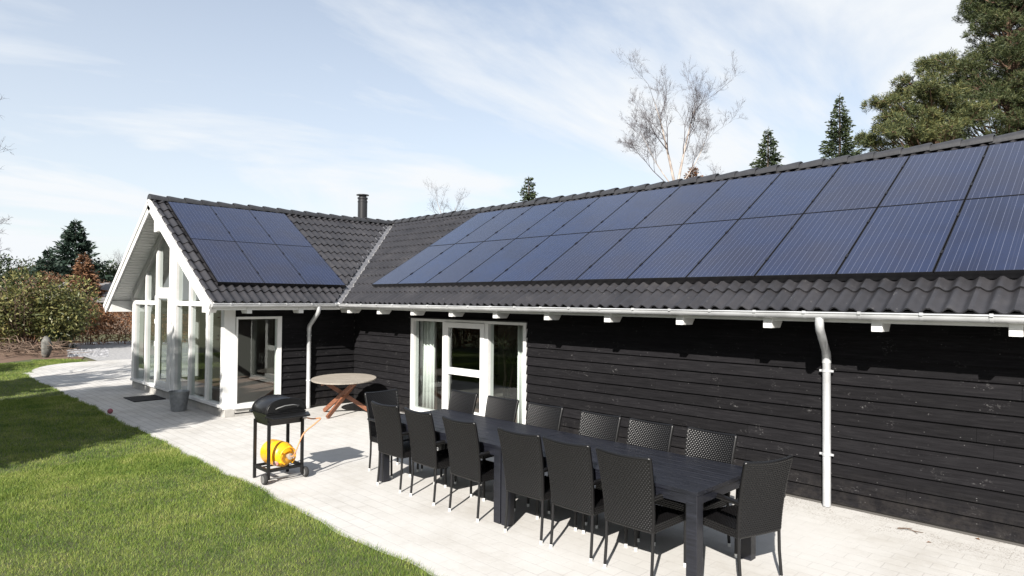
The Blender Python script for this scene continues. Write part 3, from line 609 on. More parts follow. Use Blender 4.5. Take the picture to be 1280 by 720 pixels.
# lapped siding
def joints(z, u0, u1):
    g = random.Random(int(z*1000)+17); q = u0+g.uniform(0.8, 4.5); out = []
    while q < u1: out.append(q); q += g.choice((3.6, 4.2, 4.8, 5.1))
    return out
def siding(fn, u0, u1, z0, z1, openings=(), lap=0.1375):
    b = MB(); g = random.Random(5); z = z0
    while z < z1-0.01:
        zt = min(z+lap, z1); cuts = sorted({z, zt} | {c for o in openings for c in (o[2], o[3]) if z < c < zt})
        for za, zb in zip(cuts[:-1], cuts[1:]):
            segs = [(u0, u1)]; zm = (za+zb)/2
            for o in openings:
                if o[2] < zm < o[3]: segs = [s for a, c in segs for s in ((a, min(c, o[0])), (max(a, o[1]), c)) if s[1]-s[0] > 0.005]
            j = g.uniform(-0.0015, 0.0015)
            segs2 = []
            for a, c in segs:
                cs = [a]+[q for q in joints(z, u0, u1) if a+0.05 < q < c-0.05]+[c]
                segs2 += [(p_+(0.0012 if p_ != a else 0), q_-(0.0012 if q_ != c else 0)) for p_, q_ in zip(cs[:-1], cs[1:])]
            for a, c in segs2:
                da = 0.034-0.03*(za-z)/lap+j; db = 0.034-0.03*(zb-z)/lap+j
                vs = [fn(a, da, za), fn(c, da, za), fn(c, db, zb), fn(a, db, zb), fn(a, 0, za), fn(c, 0, za), fn(a, 0, zb), fn(c, 0, zb)]
                b.add(vs, [(0, 1, 2, 3), (0, 4, 5, 1), (0, 3, 6, 4), (1, 5, 7, 2)])
        z = zt
    return b
MW = (2.0, 4.95, 0.09, 1.795)            # window in the long wall
WW = (-2.46, -1.60, 0.17, 1.80)          # window in the wing wall
siding(lambda u, d, z: (u, -d, z), 0.0, 15.0, 0.05, 2.36, [MW]).build('wall', 'siding', house)
siding(lambda u, d, z: (d, u, z), -2.46, -0.026, 0.05, 2.28, [WW]).build('wall', 'siding', house)
def shell(ax, c0, c1, u0, u1, z0, z1, op=None):
    b = MB(); segs = [(u0, u1, z0, z1)]
    if op: segs = [(u0, op[0], z0, z1), (op[1], u1, z0, z1), (op[0], op[1], z0, op[2]), (op[0], op[1], op[3], z1)]
    for a, c, p, q in segs:
        if c-a < .01 or q-p < .01: continue
        if ax == 'y': b.box(a, c, c0, c1, p, q)
        else: b.box(c0, c1, a, c, p, q)
    return b
shell('y', 0.0, 0.17, 0.17, 15.0, 0.0, 2.30, MW).build('wall_core', 'inwall', house)
shell('x', -0.17, 0.0, -2.46, 0.17, 0.0, 2.22, WW).build('wall_core', 'inwall', house)
shell('x', -5.5, -5.33, -2.46, 5.27, 0.0, 2.05, (-2.40, -1.2, 0.17, 1.80)).build('wall_core', 'inwall', house)
siding(lambda u, d, z: (-5.5-d, u, z), -2.46, 5.27, 0.05, 2.0, [(-2.40, -1.2, 0.17, 1.80)]).build('wall', 'siding', house)
b = MB(); b.box(-5.33, 15, 5.10, 5.27, 0, 2.4); b.box(14.83, 15.0, 0.17, 5.10, 0, 2.4)
b.prism([(15.0, 0.0, 2.4), (15.0, 5.27, 2.4), (15.0, RY, RZ-0.16)], (-0.17, 0, 0)); b.build('wall', 'siding', house)
b = MB(); b.box(6.2, 6.3, 0.17, 5.10, 0.1, 2.4); b.box(-0.1, 6.2, 4.2, 4.3, 0.1, 2.45); b.build('inner_wall', 'inwall', house)
b = MB(); b.box(-5.33, -0.17, -2.45, 5.1, 0.0, 0.085); b.box(-0.169, 14.83, 0.171, 5.1, 0.0, 0.085); b.build('floor', 'infloor', house)

# window frames -----------------------------------------------------------
def frame_y(name, y0, y1, bars, parent=house, bevel=0.004):
    b = MB()
    for (x0, x1, z0, z1) in bars: b.box(x0, x1, y0, y1, z0, z1)
    return b.build(name, 'white', parent, bevel=bevel)
x0, x1, z0, z1 = MW
win = frame_y('window', -0.045, 0.09, [(x0, x0+0.075, z0, z1), (x1-0.06, x1, z0, z1), (x0+0.075, x1-0.06, z1-0.045, z1), (x0+0.075, x1-0.06, z0, z0+0.07),
      (2.93, 3.0, z0+0.07, z1-0.045), (4.02, 4.10, z0+0.07, z1-0.045)])
sash = frame_y('sash', -0.062, -0.0, [(3.002, 3.10, z0+0.072, z1-0.047), (3.925, 4.018, z0+0.072, z1-0.047), (3.10, 3.925, z1-0.135, z1-0.047), (3.10, 3.925, z0+0.072, z0+0.19), (3.10, 3.925, 0.86, 0.975)], win)
for (a, c, p, q, yy) in [(2.075, 2.93, 0.16, 1.75, 0.02), (4.10, 4.89, 0.16, 1.75, 0.02), (3.10, 3.925, 0.975, 1.66, -0.03), (3.10, 3.925, 0.28, 0.86, -0.03)]:
    b = MB(); b.add([(a, yy, p), (c, yy, p), (c, yy, q), (a, yy, q)], [(0, 1, 2, 3)]); b.build('pane', 'glass', win)
b = MB(); b.box(x0-0.02, x1+0.02, -0.07, 0.0, z1, z1+0.02); b.build('window_flashing', 'blackmatte', win)
b = MB(); b.box(x0-0.0, x1+0.0, -0.075, 0.0, z0-0.03, z0-0.002); b.build('sill', 'white', win)
b = MB(); b.box(x0, x1, 0.0, 0.17, 0.005, z0-0.002); b.build('sill_block', 'concrete', house)
# wing window
y0, y1, z0, z1 = WW
b = MB()
for (a, c, p, q) in [(y0, y0+0.035, z0, z1), (y1-0.085, y1, z0, z1), (y0+0.035, y1-0.085, z1-0.045, z1), (y0+0.035, y1-0.085, z0, z0+0.06)]: b.box(-0.07, 0.045, a, c, p, q)
win2 = b.build('window', 'white', house, bevel=0.004)
b = MB(); b.add([(-0.01, y0+0.035, z0+0.06), (-0.01, y1-0.085, z0+0.06), (-0.01, y1-0.085, z1-0.045), (-0.01, y0+0.035, z1-0.045)], [(0, 1, 2, 3)]); b.build('pane', 'glass', win2)
b = MB(); b.box(-0.02, 0.062, y0-0.02, y1+0.01, z0-0.03, z0-0.002); b.build('sill', 'white', win2)
b = MB()
for (a, c, p, q) in [(-2.40, -2.34, .17, 1.8), (-1.26, -1.2, .17, 1.8), (-2.34, -1.26, 1.74, 1.8), (-2.34, -1.26, .17, .23)]: b.box(-5.53, -5.42, a, c, p, q)
win3 = b.build('window', 'white', house)
b = MB(); b.add([(-5.48, -2.34, .23), (-5.48, -1.26, .23), (-5.48, -1.26, 1.74), (-5.48, -2.34, 1.74)], [(0, 1, 2, 3)]); b.build('pane', 'glass', win3)

# glazed gable -------------------------------------------------------------
def zr(x): return (RZ2-(RX-x)*math.tan(THL) if x < RX else RZ2-(x-RX)*math.tan(THW))-0.155
YF, YB = GY, GY+0.11
b = MB(); b.box(-5.56, 0.03, YF+0.02, YF+0.2, 0.0, 0.139); b.box(-0.19, 0.03, YF+0.201, -1.58, 0.0, 0.138); b.box(-5.56, -0.15, YF+0.03, YF+0.19, 0.1395, 0.165); b.build('plinth', 'concrete', house, bevel=0.006)
gl = MB()
def post(xa, xc, zb, yf=YF, yb=YB):
    gl.prism([(xa, yf, zb), (xc, yf, zb), (xc, yf, zr(xc)), (xa, yf, zr(xa))] if not (xa < RX < xc) else [(xa, yf, zb), (xc, yf, zb), (xc, yf, zr(xc)), (RX, yf, zr(RX)), (xa, yf, zr(xa))], (0, yb-yf, 0))
post(-4.60, -4.52, 0.225); post(-2.74, -2.52, 0.225, YF-0.012, YB+0.02); post(-1.79, -1.70, 0.225); post(-0.88, -0.79, 0.225)
post(-3.86, -3.74, 0.225)
gl.box(-5.54, -0.0, YF-0.03, YB-0.002, 0.166, 0.225)                       # sill
for xa, xc in ((-5.36, -4.60), (-4.52, -3.86), (-2.52, -1.79), (-1.70, -0.88), (-0.79, -0.14)): gl.box(xa, xc, YF+0.002, YB-0.004, 1.975, 2.07)
gl.box(-3.74, -2.74, YF+0.002, YB-0.004, 2.235, 2.35)
gl.prism([(-2.99, YF+0.003, 2.35), (-2.742, YF+0.003, 2.35), (-2.742, YF+0.003, zr(-2.742)-0.005), (RX, YF+0.003, zr(RX)-0.005), (-2.99, YF+0.003, zr(-2.99)-0.005)], (0, 0.10, 0))
frame = gl.build('gable_frame', 'white', house, bevel=0.005)
b = MB(); b.box(-5.56, -5.36, YF-0.004, YF+0.2, 0.16, 2.06); b.build('corner_post', 'white', house, bevel=0.006)
b = MB(); b.box(-0.14, 0.012, YF-0.004, -2.461, 0.14, 2.23); b.build('corner_post', 'white', house, bevel=0.006)
b = MB()
rkl = [(-5.56, 2.02), (RX, 0)]
b.prism([(-5.5, YF-0.02, zr(-5.5)), (RX, YF-0.02, zr(RX)), (RX, YF-0.02, zr(RX)-0.19), (-5.5, YF-0.02, zr(-5.5)-0.17)], (0, 0.16, 0))
b.prism([(RX, YF-0.021, zr(RX)), (-0.02, YF-0.021, zr(-0.02)), (-0.02, YF-0.021, zr(-0.02)-0.17), (RX, YF-0.021, zr(RX)-0.19)], (0, 0.16, 0))
b.box(RX-0.13, RX+0.13, YF-0.30, YF-0.022, 3.50, 3.86)
b.build('gable_rafter', 'white', house, bevel=0.005)
ym = YF+0.05
def pane(xa, xc, zb, zt=None):
    p = MB()
    if zt is None:
        pts = [(xa, ym, zb), (xc, ym, zb), (xc, ym, max(zb+.01, zr(xc)-0.16)), (xa, ym, max(zb+.01, zr(xa)-0.16))]
    else: pts = [(xa, ym, zb), (xc, ym, zb), (xc, ym, zt), (xa, ym, zt)]
    p.add(pts, [(0, 1, 2, 3)]); p.build('pane', 'glass', frame)
for xa, xc in ((-5.36, -4.60), (-4.52, -3.86), (-2.52, -1.79), (-1.70, -0.88), (-0.79, -0.14)):
    pane(xa, xc, 0.225, 1.975); pane(xa, xc, 2.07)
pane(-3.74, -2.99, 2.35)
b = MB()
for (a, c, p, q) in ((-3.735, -3.62, 0.23, 2.23), (-2.99, -2.745, 0.23, 2.23), (-3.62, -2.99, 2.12, 2.23), (-3.62, -2.99, 0.23, 0.34)): b.box(a, c, YF-0.022, YF+0.045, p, q)
door = b.build('door', 'white', house, bevel=0.005)
b = MB(); b.add([(-3.62, YF+0.01, 0.34), (-2.99, YF+0.01, 0.34), (-2.99, YF+0.01, 2.12), (-3.62, YF+0.01, 2.12)], [(0, 1, 2, 3)]); b.build('pane', 'glass', door)
for z in (1.13, 1.62, 2.13):
    b = MB(); b.tube([(-3.738, YF-0.035, z-0.05), (-3.738, YF-0.035, z+0.05)], 0.013, 10); b.box(-3.77, -3.70, YF-0.028, YF-0.023, z-0.045, z+0.045); b.build('hinge', 'white', door)
b = MB(); b.tube([(-2.92, YF-0.02, 1.18), (-2.92, YF-0.075, 1.18), (-3.03, YF-0.08, 1.18)], 0.010, 10); b.box(-2.945, -2.895, YF-0.029, YF-0.0225, 1.06, 1.26); b.build('handle', 'silver', door)

# flue and vent
fp = on_ground(453, 260, 0.0)
d = ray(453.2, 258); k = (-3.25-CAM[0])/d[0]; F0 = CAM+d*k
b = MB(); zb = F0[2]-1.2
top = (CAM+ray(453.2, 243.5)*k)[2]
b.lathe([(0.0, zb), (0.125, zb), (0.125, top-0.20), (0.132, top-0.20), (0.132, top-0.17), (0.118, top-0.17), (0.118, top-0.12), (0.135, top-0.115), (0.135, top-0.075), (0.10, top-0.07), (0.10, top-0.025), (0.165, top-0.02), (0.165, top), (0.0, top+0.012)], 24)
flue = b.build('chimney', 'flue', left_roof, smooth=35, loc=(F0[0], F0[1], 0))
d = ray(674, 249); k = (RY+0.35-CAM[1])/d[1]; P = CAM+d*k
b = MB(); b.prism([(-0.16, 0, -0.3), (0.16, 0, -0.3), (0.13, 0, 0.05), (-0.13, 0, 0.03)], (0, 0.2, 0)); b.build('roof_vent', 'flue', main_roof, loc=tuple(P))

# solar panels
PW, PL = 0.840, 1.612
def panel_mesh():
    b = MB(); hx, hy = PW/2, PL/2; f = 0.006
    b.box(-hx, hx, -hy, hy, -0.036, -0.0012, 1)
    b.add([(-hx+f, -hy+f, 0.0), (hx-f, -hy+f, 0.0), (hx-f, hy-f, 0.0), (-hx+f, hy-f, 0.0)], [(0, 1, 2, 3)], 0)
    for (a, c, p, q) in ((-hx, -hx+f, -hy, hy), (hx-f, hx, -hy, hy), (-hx+f, hx-f, -hy, -hy+f), (-hx+f, hx-f, hy-f, hy)): b.box(a, c, p, q, -0.0011, 0.0016, 1)
    for y in (-hy*0.52, hy*0.52): b.box(hx-0.004, hx+0.016, y-0.032, y+0.032, -0.02, 0.012, 1)
    return b
pan0 = panel_mesh().build('solar_panel', ['cells', 'pframe'], house)
first = True
def put_panel(origin, ex, ey):
    global first
    o = pan0 if first else pan0.copy()
    if not first: COL.objects.link(o)
    first = False; ez = ex.cross(ey)
    o.parent = house
    o.matrix_local = Matrix(((ex.x, ey.x, ez.x, origin.x), (ex.y, ey.y, ez.y, origin.y), (ex.z, ey.z, ez.z, origin.z), (0, 0, 0, 1)))
uy = Vector((0, math.cos(TH), math.sin(TH)))
for i in range(12):
    for j in range(2): put_panel(mroof(0.954+0.854*(i+0.5), 0.549+PL/2+j*(PL+0.015), 0.116), Vector((1, 0, 0)), uy)
uw = Vector((-math.cos(THW), 0, math.sin(THW)))
for i in range(3):
    for j in range(2): put_panel(wroof(-2.826+0.8430*(i+0.5), 0.529+PL/2+j*(PL+0.010), 0.114), Vector((0, 1, 0)), uw)
b = MB()
for s in (0.95, 1.75, 2.55, 3.35): b.beam(mroof(0.98, s, 0.055), mroof(0.954+0.854*12-0.02, s, 0.055), 0.035, 0.03)
b.build('mounting_rail', 'pframe', house)
b = MB(); b.beam(mroof(0.975, 0.557, 0.064), mroof(0.954+0.854*12-0.02, 0.557, 0.064), 0.012, 0.062, up=mroof(0, 0, 1)-mroof(0, 0, 0)); b.build('shadow_strip', 'pframe', house)  # black strip drawn for the shadow band under the lower panel edge
b = MB(); b.beam(wroof(-2.815, 0.537, 0.062), wroof(-2.826+0.843*3-0.02, 0.537, 0.062), 0.012, 0.062, up=wroof(0, 0, 1)-wroof(0, 0, 0)); b.build('shadow_strip', 'pframe', house)  # same drawn shadow band below the wing panels
b = MB()
for s in (0.95, 1.75, 2.55, 3.35): b.beam(wroof(-2.81, s, 0.055), wroof(-2.819+0.8267*3-0.02, s, 0.055), 0.035, 0.03)
b.build('mounting_rail', 'pframe', house)

# ------------------------------------------------------------------ things inside, seen through the glass
def curtain(label, x0, x1, y, z0, z1, folds):
    b = MB(); n = folds*10; top = []; bot = []
    for i in range(n+1):
        t = i/n; x = x0+(x1-x0)*t; yy = y+0.045*math.sin(t*folds*2*PI)+0.012*math.sin(t*folds*5.1)
        top.append((x, yy, z1)); bot.append((x+0.03*math.sin(t*9), yy*1.0+0.01*math.sin(t*23), z0))
    b.add(bot+top, [(i, i+1, n+2+i, n+1+i) for i in range(n)])
    o = b.build('curtain', 'curtain', smooth=80); s = o.modifiers.new('thick', 'SOLIDIFY'); s.thickness = 0.004
    tag(o, label, 'curtain')
curtain('pale curtain gathered at the left side behind the white window of the long wall', 1.78, 2.36, 0.27, 0.10, 1.98, 6)
curtain('narrow pale curtain at the right edge behind the white window of the long wall', 4.47, 4.70, 0.27, 0.10, 1.98, 3)
pl = thing('potted_plant', 'dark spiky potted plant standing behind the right pane of the long wall window', 'plant', (3.42, 1.0, 0.085))
pl.scale = (1.15, 1.15, 1.15)
b = MB(); b.lathe([(0, 0), (0.13, 0), (0.17, 0.30), (0.155, 0.30), (0.15, 0.26), (0, 0.26)], 20); b.build('pot', 'pot', pl, smooth=40)
b = MB(); b.tube([(0, 0, 0.25), (0.02, 0.01, 0.6), (-0.01, 0, 1.0)], [0.03, 0.025, 0.02], 8); b.tube([(0.05, 0.02, 0.25), (0.10, 0.05, 0.5), (0.14, 0.05, 0.75)], [0.025, 0.02, 0.018], 8); b.build('stem', 'bark', pl, smooth=60)
V = []; F = []
g = random.Random(8)
for (cx, cy, cz) in ((-0.01, 0, 1.0), (0.14, 0.05, 0.78)):
    for k in range(70):
        a = g.uniform(0, 2*PI); el = g.uniform(-0.3, 1.35); L = g.uniform(0.3, 0.5); o = len(V)
        dx_, dy_ = math.cos(a), math.sin(a); h = 0.011
        for t in (0, 0.5, 1):
            r_ = L*t*math.cos(el); z_ = L*t*math.sin(el)-0.22*L*t*t
            V += [(cx+dx_*r_-dy_*h*(1-t*0.9), cy+dy_*r_+dx_*h*(1-t*0.9), cz+z_), (cx+dx_*r_+dy_*h*(1-t*0.9), cy+dy_*r_-dx_*h*(1-t*0.9), cz+z_)]
        F += [(o, o+1, o+3, o+2), (o+2, o+3, o+5, o+4)]
npmesh('foliage', V, F, 'palm', pl)

# ------------------------------------------------------------------ dining tables
TG = 'two black tables pushed end to end'
def table(label, xa, xc):
    t = thing('garden_table', label, 'table', ((xa+xc)/2, -2.432, 0.004), 0, TG); L = (xc-xa)/2; W = 0.487
    b = MB(); n = 8; pw = (2*W-0.0)/n
    for k in range(n): b.box(-L, L, -W+k*pw+0.0022, -W+(k+1)*pw-0.0022, 0.708, 0.738)
    b.build('tabletop', 'blackwood', t, bevel=0.0012)
    b = MB()
    b.box(-L+0.093, L-0.093, -W+0.012, -W+0.04, 0.635, 0.7075); b.box(-L+0.093, L-0.093, W-0.04, W-0.012, 0.635, 0.7075)
    b.box(-L+0.012, -L+0.04, -W+0.093, W-0.093, 0.635, 0.7075); b.box(L-0.04, L-0.012, -W+0.093, W-0.093, 0.635, 0.7075); b.build('apron', 'blackwood', t, bevel=0.003)
    for sx in (-1, 1):
        for sy in (-1, 1):
            b = MB(); c, e = sx*(L-0.047), sy*(W-0.047); b.box(c-0.045, c+0.045, e-0.045, e+0.045, 0.0, 0.7075); b.build('leg', 'blackwood', t, bevel=0.004)
table('black slatted garden table, the half nearer the round wooden table', 5.335, 7.382)
table('black slatted garden table, the half nearer the camera beside the free-standing turned chair', 7.392, 9.442)

# ------------------------------------------------------------------ wicker armchairs
def weave_grid(fn, wd, ht, cw=0.026, ch=0.0165, amp=0.0068, su=6, sv=5):
    nu = int(round(wd/cw))*su; nv = int(round(ht/ch))*sv
    U = np.linspace(0, 1, nu+1); Vv = np.linspace(0, 1, nv+1); ncu, ncv = nu/su, nv/sv
    u, v = np.meshgrid(U, Vv)
    row = np.minimum(np.floor(v*ncv), ncv-1)
    fr = v*ncv-row
    d = np.abs(np.cos(PI*(u*ncu+0.5*(row % 2))))*(np.abs(np.sin(PI*np.clip(fr, 0.0, 1)))**0.6)
    p = fn(u, v, amp*d)
    idx = np.arange((nu+1)*(nv+1)).reshape(nv+1, nu+1)
    f = np.stack([idx[:-1, :-1], idx[:-1, 1:], idx[1:, 1:], idx[1:, :-1]], -1).reshape(-1, 4)
    return np.stack(p, -1).reshape(-1, 3), f
def back_pt(u, v, d, side):
    # u across 0..1, v up 0..1 ; local +Y is the sitter's forward
    z = 0.385+0.565*v
    hw = 0.212+0.026*v
    x = (u-0.5)*2*hw
    y = -0.222-0.018*v-0.075*v**2.0-0.022*(1-(2*u-1)**2)*(0.35+0.65*v)
    zt = z+0.012*v*(1-(2*u-1)**2)*-1
    th = 0.0125
    return (x, y+side*(th+d), zt)
def make_chair(label):
    t = thing('garden_chair', label, 'chair', (0, 0, 0.004), 0, 'black wicker armchairs round the long table')
    Vs = []; Fs = []; o = 0
    for side in (-1, 1):
        v, f = weave_grid(lambda u, vv, d: back_pt(u, vv, d, side), 0.468, 0.561)
        if side == 1: f = f[:, ::-1]
        Vs.append(v); Fs.append(f+o); o += len(v)
    bo = npmesh('backrest', np.concatenate(Vs), np.concatenate(Fs), 'weave', t, smooth=True)
    rim = MB()
    P = lambda u, v: back_pt(u, v, 0, 0)
    pts = [P(0, v/12) for v in range(13)]+[P(u/12, 1) for u in range(1, 13)]+[P(1, 1-v/12) for v in range(1, 13)]+[P(1-u/12, 0) for u in range(1, 12)]
    pts.append(pts[0]); m = len(pts)
    fine = []
    for i in range(m-1):
        a, c = Vector(pts[i]), Vector(pts[i+1])
        for k in range(4): fine.append(a.lerp(c, k/4))
    fine.append(Vector(pts[0]))
    rim.tube(fine, [0.0165+0.0018*(i % 2) for i in range(len(fine))], 8, cap=False); rim.build('rim', 'weave', bo, smooth=70)
    # seat
    def seat_fn(u, v, d):
        hw = 0.212+0.018*v; x = (u-0.5)*2*hw; y = -0.225+0.465*v
        return (x, y, 0.432-0.012*np.sin(PI*u)*np.sin(PI*v)+d)
    v, f = weave_grid(seat_fn, 0.44, 0.465, amp=0.005); n0 = len(v)
    def side_fn(i):
        a = [(-0.212, -0.225), (0.212, -0.225), (0.230, 0.24), (-0.230, 0.24)]; p, q = np.array(a[i]), np.array(a[(i+1) % 4])
        nn = np.array([q[1]-p[1], -(q[0]-p[0])]); nn = nn/np.linalg.norm(nn)
        def fn(u, vv, d): return (p[0]+(q[0]-p[0])*u+nn[0]*d, p[1]+(q[1]-p[1])*u+nn[1]*d, 0.365+0.067*vv+0*u)
        return fn
    Vs = [v]; Fs = [f]
    for i in range(4):
        v, f = weave_grid(side_fn(i), 0.45, 0.067, amp=0.005); Vs.append(v); Fs.append(f+n0); n0 += len(v)
    npmesh('seat', np.concatenate(Vs), np.concatenate(Fs), 'weave', t, smooth=True)
    ap = MB(); ap.box(-0.205, 0.205, -0.215, 0.232, 0.366, 0.412); ap.build('seat_frame', 'blackmatte', t)
    # legs with pale end caps
    for sx in (-1, 1):
        b = MB(); b.tube([(sx*0.214, -0.243, 0.03), (sx*0.212, -0.226, 0.22), (sx*0.212, -0.222, 0.40)], 0.0125, 10)
        lg = b.build('leg', 'blackmatte', t, smooth=50)
        c = MB(); c.lathe([(0, 0), (0.0135, 0), (0.0135, 0.03), (0.0, 0.0305)], 10, sx*0.2145, -0.2435); c.build('foot_cap', 'silver', lg, smooth=40)
        b = MB(); b.tube([(sx*0.232, 0.232, 0.03), (sx*0.235, 0.228, 0.40), (sx*0.242, 0.222, 0.625)], 0.0135, 10)
        lg = b.build('leg', 'blackmatte', t, smooth=50)
        c = MB(); c.lathe([(0, 0), (0.0145, 0), (0.0145, 0.03), (0.0, 0.0305)], 10, sx*0.232, 0.232); c.build('foot_cap', 'silver', lg, smooth=40)
        b = MB(); pts = [(sx*0.228, -0.255, 0.640), (sx*0.245, -0.10, 0.645), (sx*0.250, 0.10, 0.642), (sx*0.246, 0.20, 0.636), (sx*0.243, 0.245, 0.618)]
        o_ = len(b.v); b.tube(pts, [0.019, 0.021, 0.022, 0.021, 0.016], 10)
        arm = b.build('armrest', 'weave', t, smooth=60)
    return t
NEAR = [5.66, 6.29, 6.965, 7.76, 8.315, 8.89]; FAR = [5.545, 6.27, 6.955, 7.72, 8.315, 8.935]
ordn = ['first', 'second', 'third', 'fourth', 'fifth', 'sixth']
jr = random.Random(12); ch0 = None
specs = []
for i, x in enumerate(NEAR):
    lab = ['black wicker chair on the lawn side of the table, nearest the left end chair', 'black wicker chair on the lawn side, second from the left end',
           'black wicker chair on the lawn side, left of the double table legs', 'black wicker chair on the lawn side, right of the double table legs',
           'black wicker chair on the lawn side, second from the near right table leg', 'black wicker chair on the lawn side, nearest the camera beside the right table leg'][i]
    specs.append((x, -2.76+jr.uniform(-0.01, 0.01), R(jr.uniform(-4, 4)), lab))
for i, x in enumerate(FAR):
    lab = ['black wicker chair on the wall side, before the middle of the white window', 'black wicker chair on the wall side, before the right window pane',
           'black wicker chair on the wall side, just right of the white window', 'black wicker chair on the wall side, third from the right end',
           'black wicker chair on the wall side, second from the right end', 'black wicker chair on the wall side, last one before the right table end'][i]
    specs.append((x, -2.10+jr.uniform(-0.01, 0.01), PI+R(jr.uniform(-3, 3)), lab))
specs.append((5.10, -2.52, -PI/2+R(2), 'black wicker chair standing alone at the far left end of the table'))
specs.append((9.462, -2.335, R(72), 'black wicker chair turned slightly at the right end of the table, seat showing'))
for x, y, rz, lab in specs:
    if ch0 is None: c = ch0 = make_chair(lab)
    else: c = copy_tree(ch0)
    c.location = (x, y, 0.004); c.rotation_euler = (0, 0, rz); c['label'] = lab

# ------------------------------------------------------------------ round wooden table
rt = thing('round_table', 'round weathered wooden table on crossed reddish legs in the corner of the black walls', 'table', (1.12, -0.90, 0.004), R(45))
top = MB(); Rr = 0.585; n = 12; ph = 2*Rr/n
for k in range(n):
    a = -Rr+k*ph+0.003; c = a+ph-0.006
    xa, xc = math.sqrt(max(0.0, Rr*Rr-a*a)), math.sqrt(max(0.0, Rr*Rr-c*c))
    pts = []
    for s in (1, -1):
        q = [(s*math.sqrt(max(0.002, Rr*Rr-yy*yy)), yy) for yy in np.linspace(a, c, 6)]
        pts += q if s == 1 else q[::-1]
    top.prism([(x, y, 0) for x, y in pts], (0, 0, 0.024))
to = top.build('tabletop', 'greywood', rt, bevel=0.003, loc=(0, 0, 0.645)); to.rotation_euler = (R(2.6), 0, 0)
b = MB()
for k in (-1, 1): b.box(-0.025+k*0.26, 0.025+k*0.26, -0.47, 0.47, -0.032, -0.001)
bt = b.build('batten', 'redwood', to)
# camera right = local x, camera forward = local y
def pol(r, a): return (r*math.cos(R(a)), r*math.sin(R(a)))
for fa, ta in ((25, 190), (150, 315), (250, 55)):
    f_, t_ = pol(0.50, fa), pol(0.36, ta)
    b = MB(); b.beam((f_[0], f_[1], 0.02), (t_[0], t_[1], 0.618+math.tan(R(2.6))*t_[1]), 0.042, 0.075, up=(t_[0]-f_[0], t_[1]-f_[1], -0.9)); b.build('leg', 'redwood', rt, bevel=0.004)

# ------------------------------------------------------------------ gas grill
gr = thing('gas_grill', 'black gas grill with arched lid on a wheeled stand', 'grill', (4.39, -3.70, 0.004))
HX, HY = 0.185, 0.205
for sx in (-1, 1):
    for sy in (-1, 1):
        b = MB(); z0 = 0.0 if sx < 0 else 0.045; b.box(sx*HX-0.016, sx*HX+0.016, sy*HY-0.016, sy*HY+0.016, z0, 0.70); b.build('leg', 'blackmatte', gr, bevel=0.003)
b = MB()
for sy in (-1, 1): b.box(-HX+0.017, HX-0.017, sy*HY-0.012, sy*HY+0.012, 0.125, 0.165)
b.box(-HX-0.01, -HX+0.015, -HY+0.017, HY-0.017, 0.13, 0.16); b.box(HX-0.015, HX+0.01, -HY+0.017, HY-0.017, 0.13, 0.16)
b.box(-0.10, -0.07, -HY+0.013, HY-0.013, 0.128, 0.140); b.box(0.07, 0.10, -HY+0.013, HY-0.013, 0.128, 0.140); b.build('bottom_rack', 'blackmatte', gr, bevel=0.002)
b = MB(); b.tube([(HX, -HY-0.07, 0.052), (HX, HY+0.07, 0.052)], 0.009, 8); b.build('axle', 'grey', gr)
for sy in (-1, 1):
    y = sy*(HY+0.045); b = MB(); r0 = 0.062
    b.lathe([(0.018, y-0.022), (0.045, y-0.022), (0.056, y-0.020), (r0, y-0.010), (r0, y+0.010), (0.056, y+0.020), (0.045, y+0.022), (0.018, y+0.022), (0.018, y-0.022)], 28, axis='y')
    wl = b.build('wheel', 'rubber', gr, smooth=40, loc=(HX, 0, 0.062))
    b = MB(); b.lathe([(0, y-0.024), (0.040, y-0.0235), (0.042, y-0.0225), (0.042, y+0.0225), (0.040, y+0.0235), (0, y+0.024)], 24, axis='y'); b.build('hub', 'grey', wl, smooth=40)
# firebox: tapered tray
b = MB(); p = [(-0.20, -0.245, 0.80), (0.20, -0.245, 0.80), (0.20, 0.245, 0.80), (-0.20, 0.245, 0.80), (-0.165, -0.20, 0.655), (0.165, -0.20, 0.655), (0.165, 0.20, 0.655), (-0.165, 0.20, 0.655)]
b.add(p, [(0, 1, 2, 3), (4, 7, 6, 5), (0, 4, 5, 1), (1, 5, 6, 2), (2, 6, 7, 3), (3, 7, 4, 0)])
for k in range(5): b.box(-0.12+k*0.055, -0.095+k*0.055, -0.2285, -0.20, 0.725, 0.738)
fb = b.build('firebox', 'blackmetal', gr, bevel=0.006)
# lid: arch across Y, drawn out along X, with the ends closed
def arch(x, sc_, n=18):
    out = []
    for i in range(n+1):
        a = PI*i/n; cy_, sz_ = math.cos(a), math.sin(a)
        out.append((x, 0.243*sc_*math.copysign(abs(cy_)**0.85, cy_), 0.806+0.150*sc_*abs(sz_)**0.85))
    return out
b = MB(); A = [arch(-0.195, 0.965), arch(-0.185, 1.0), arch(0.185, 1.0), arch(0.195, 0.965)]; m = 19
b.add(sum(A, []), [(r*m+i, r*m+i+1, (r+1)*m+i+1, (r+1)*m+i) for r in range(3) for i in range(18)]+[tuple(range(m)), tuple(3*m+i for i in range(m))])
for x in (-0.187, 0.187): b.tube(arch(x, 1.015), 0.006, 6)
lid = b.build('lid', 'blackmetal', gr, smooth=45)
b = MB(); b.tube([(0.196, -0.13, 0.848), (0.228, -0.125, 0.862), (0.232, -0.04, 0.882), (0.232, 0.06, 0.885), (0.228, 0.135, 0.868), (0.196, 0.14, 0.855)], 0.0075, 8); b.build('handle', 'grey', lid, smooth=60)
b = MB(); b.prism([(0.203, -0.27, 0.762), (0.33, -0.23, 0.745), (0.33, 0.23, 0.745), (0.203, 0.27, 0.762)], (0, 0, 0.022)); b.build('shelf', 'blackmetal', gr, bevel=0.005)
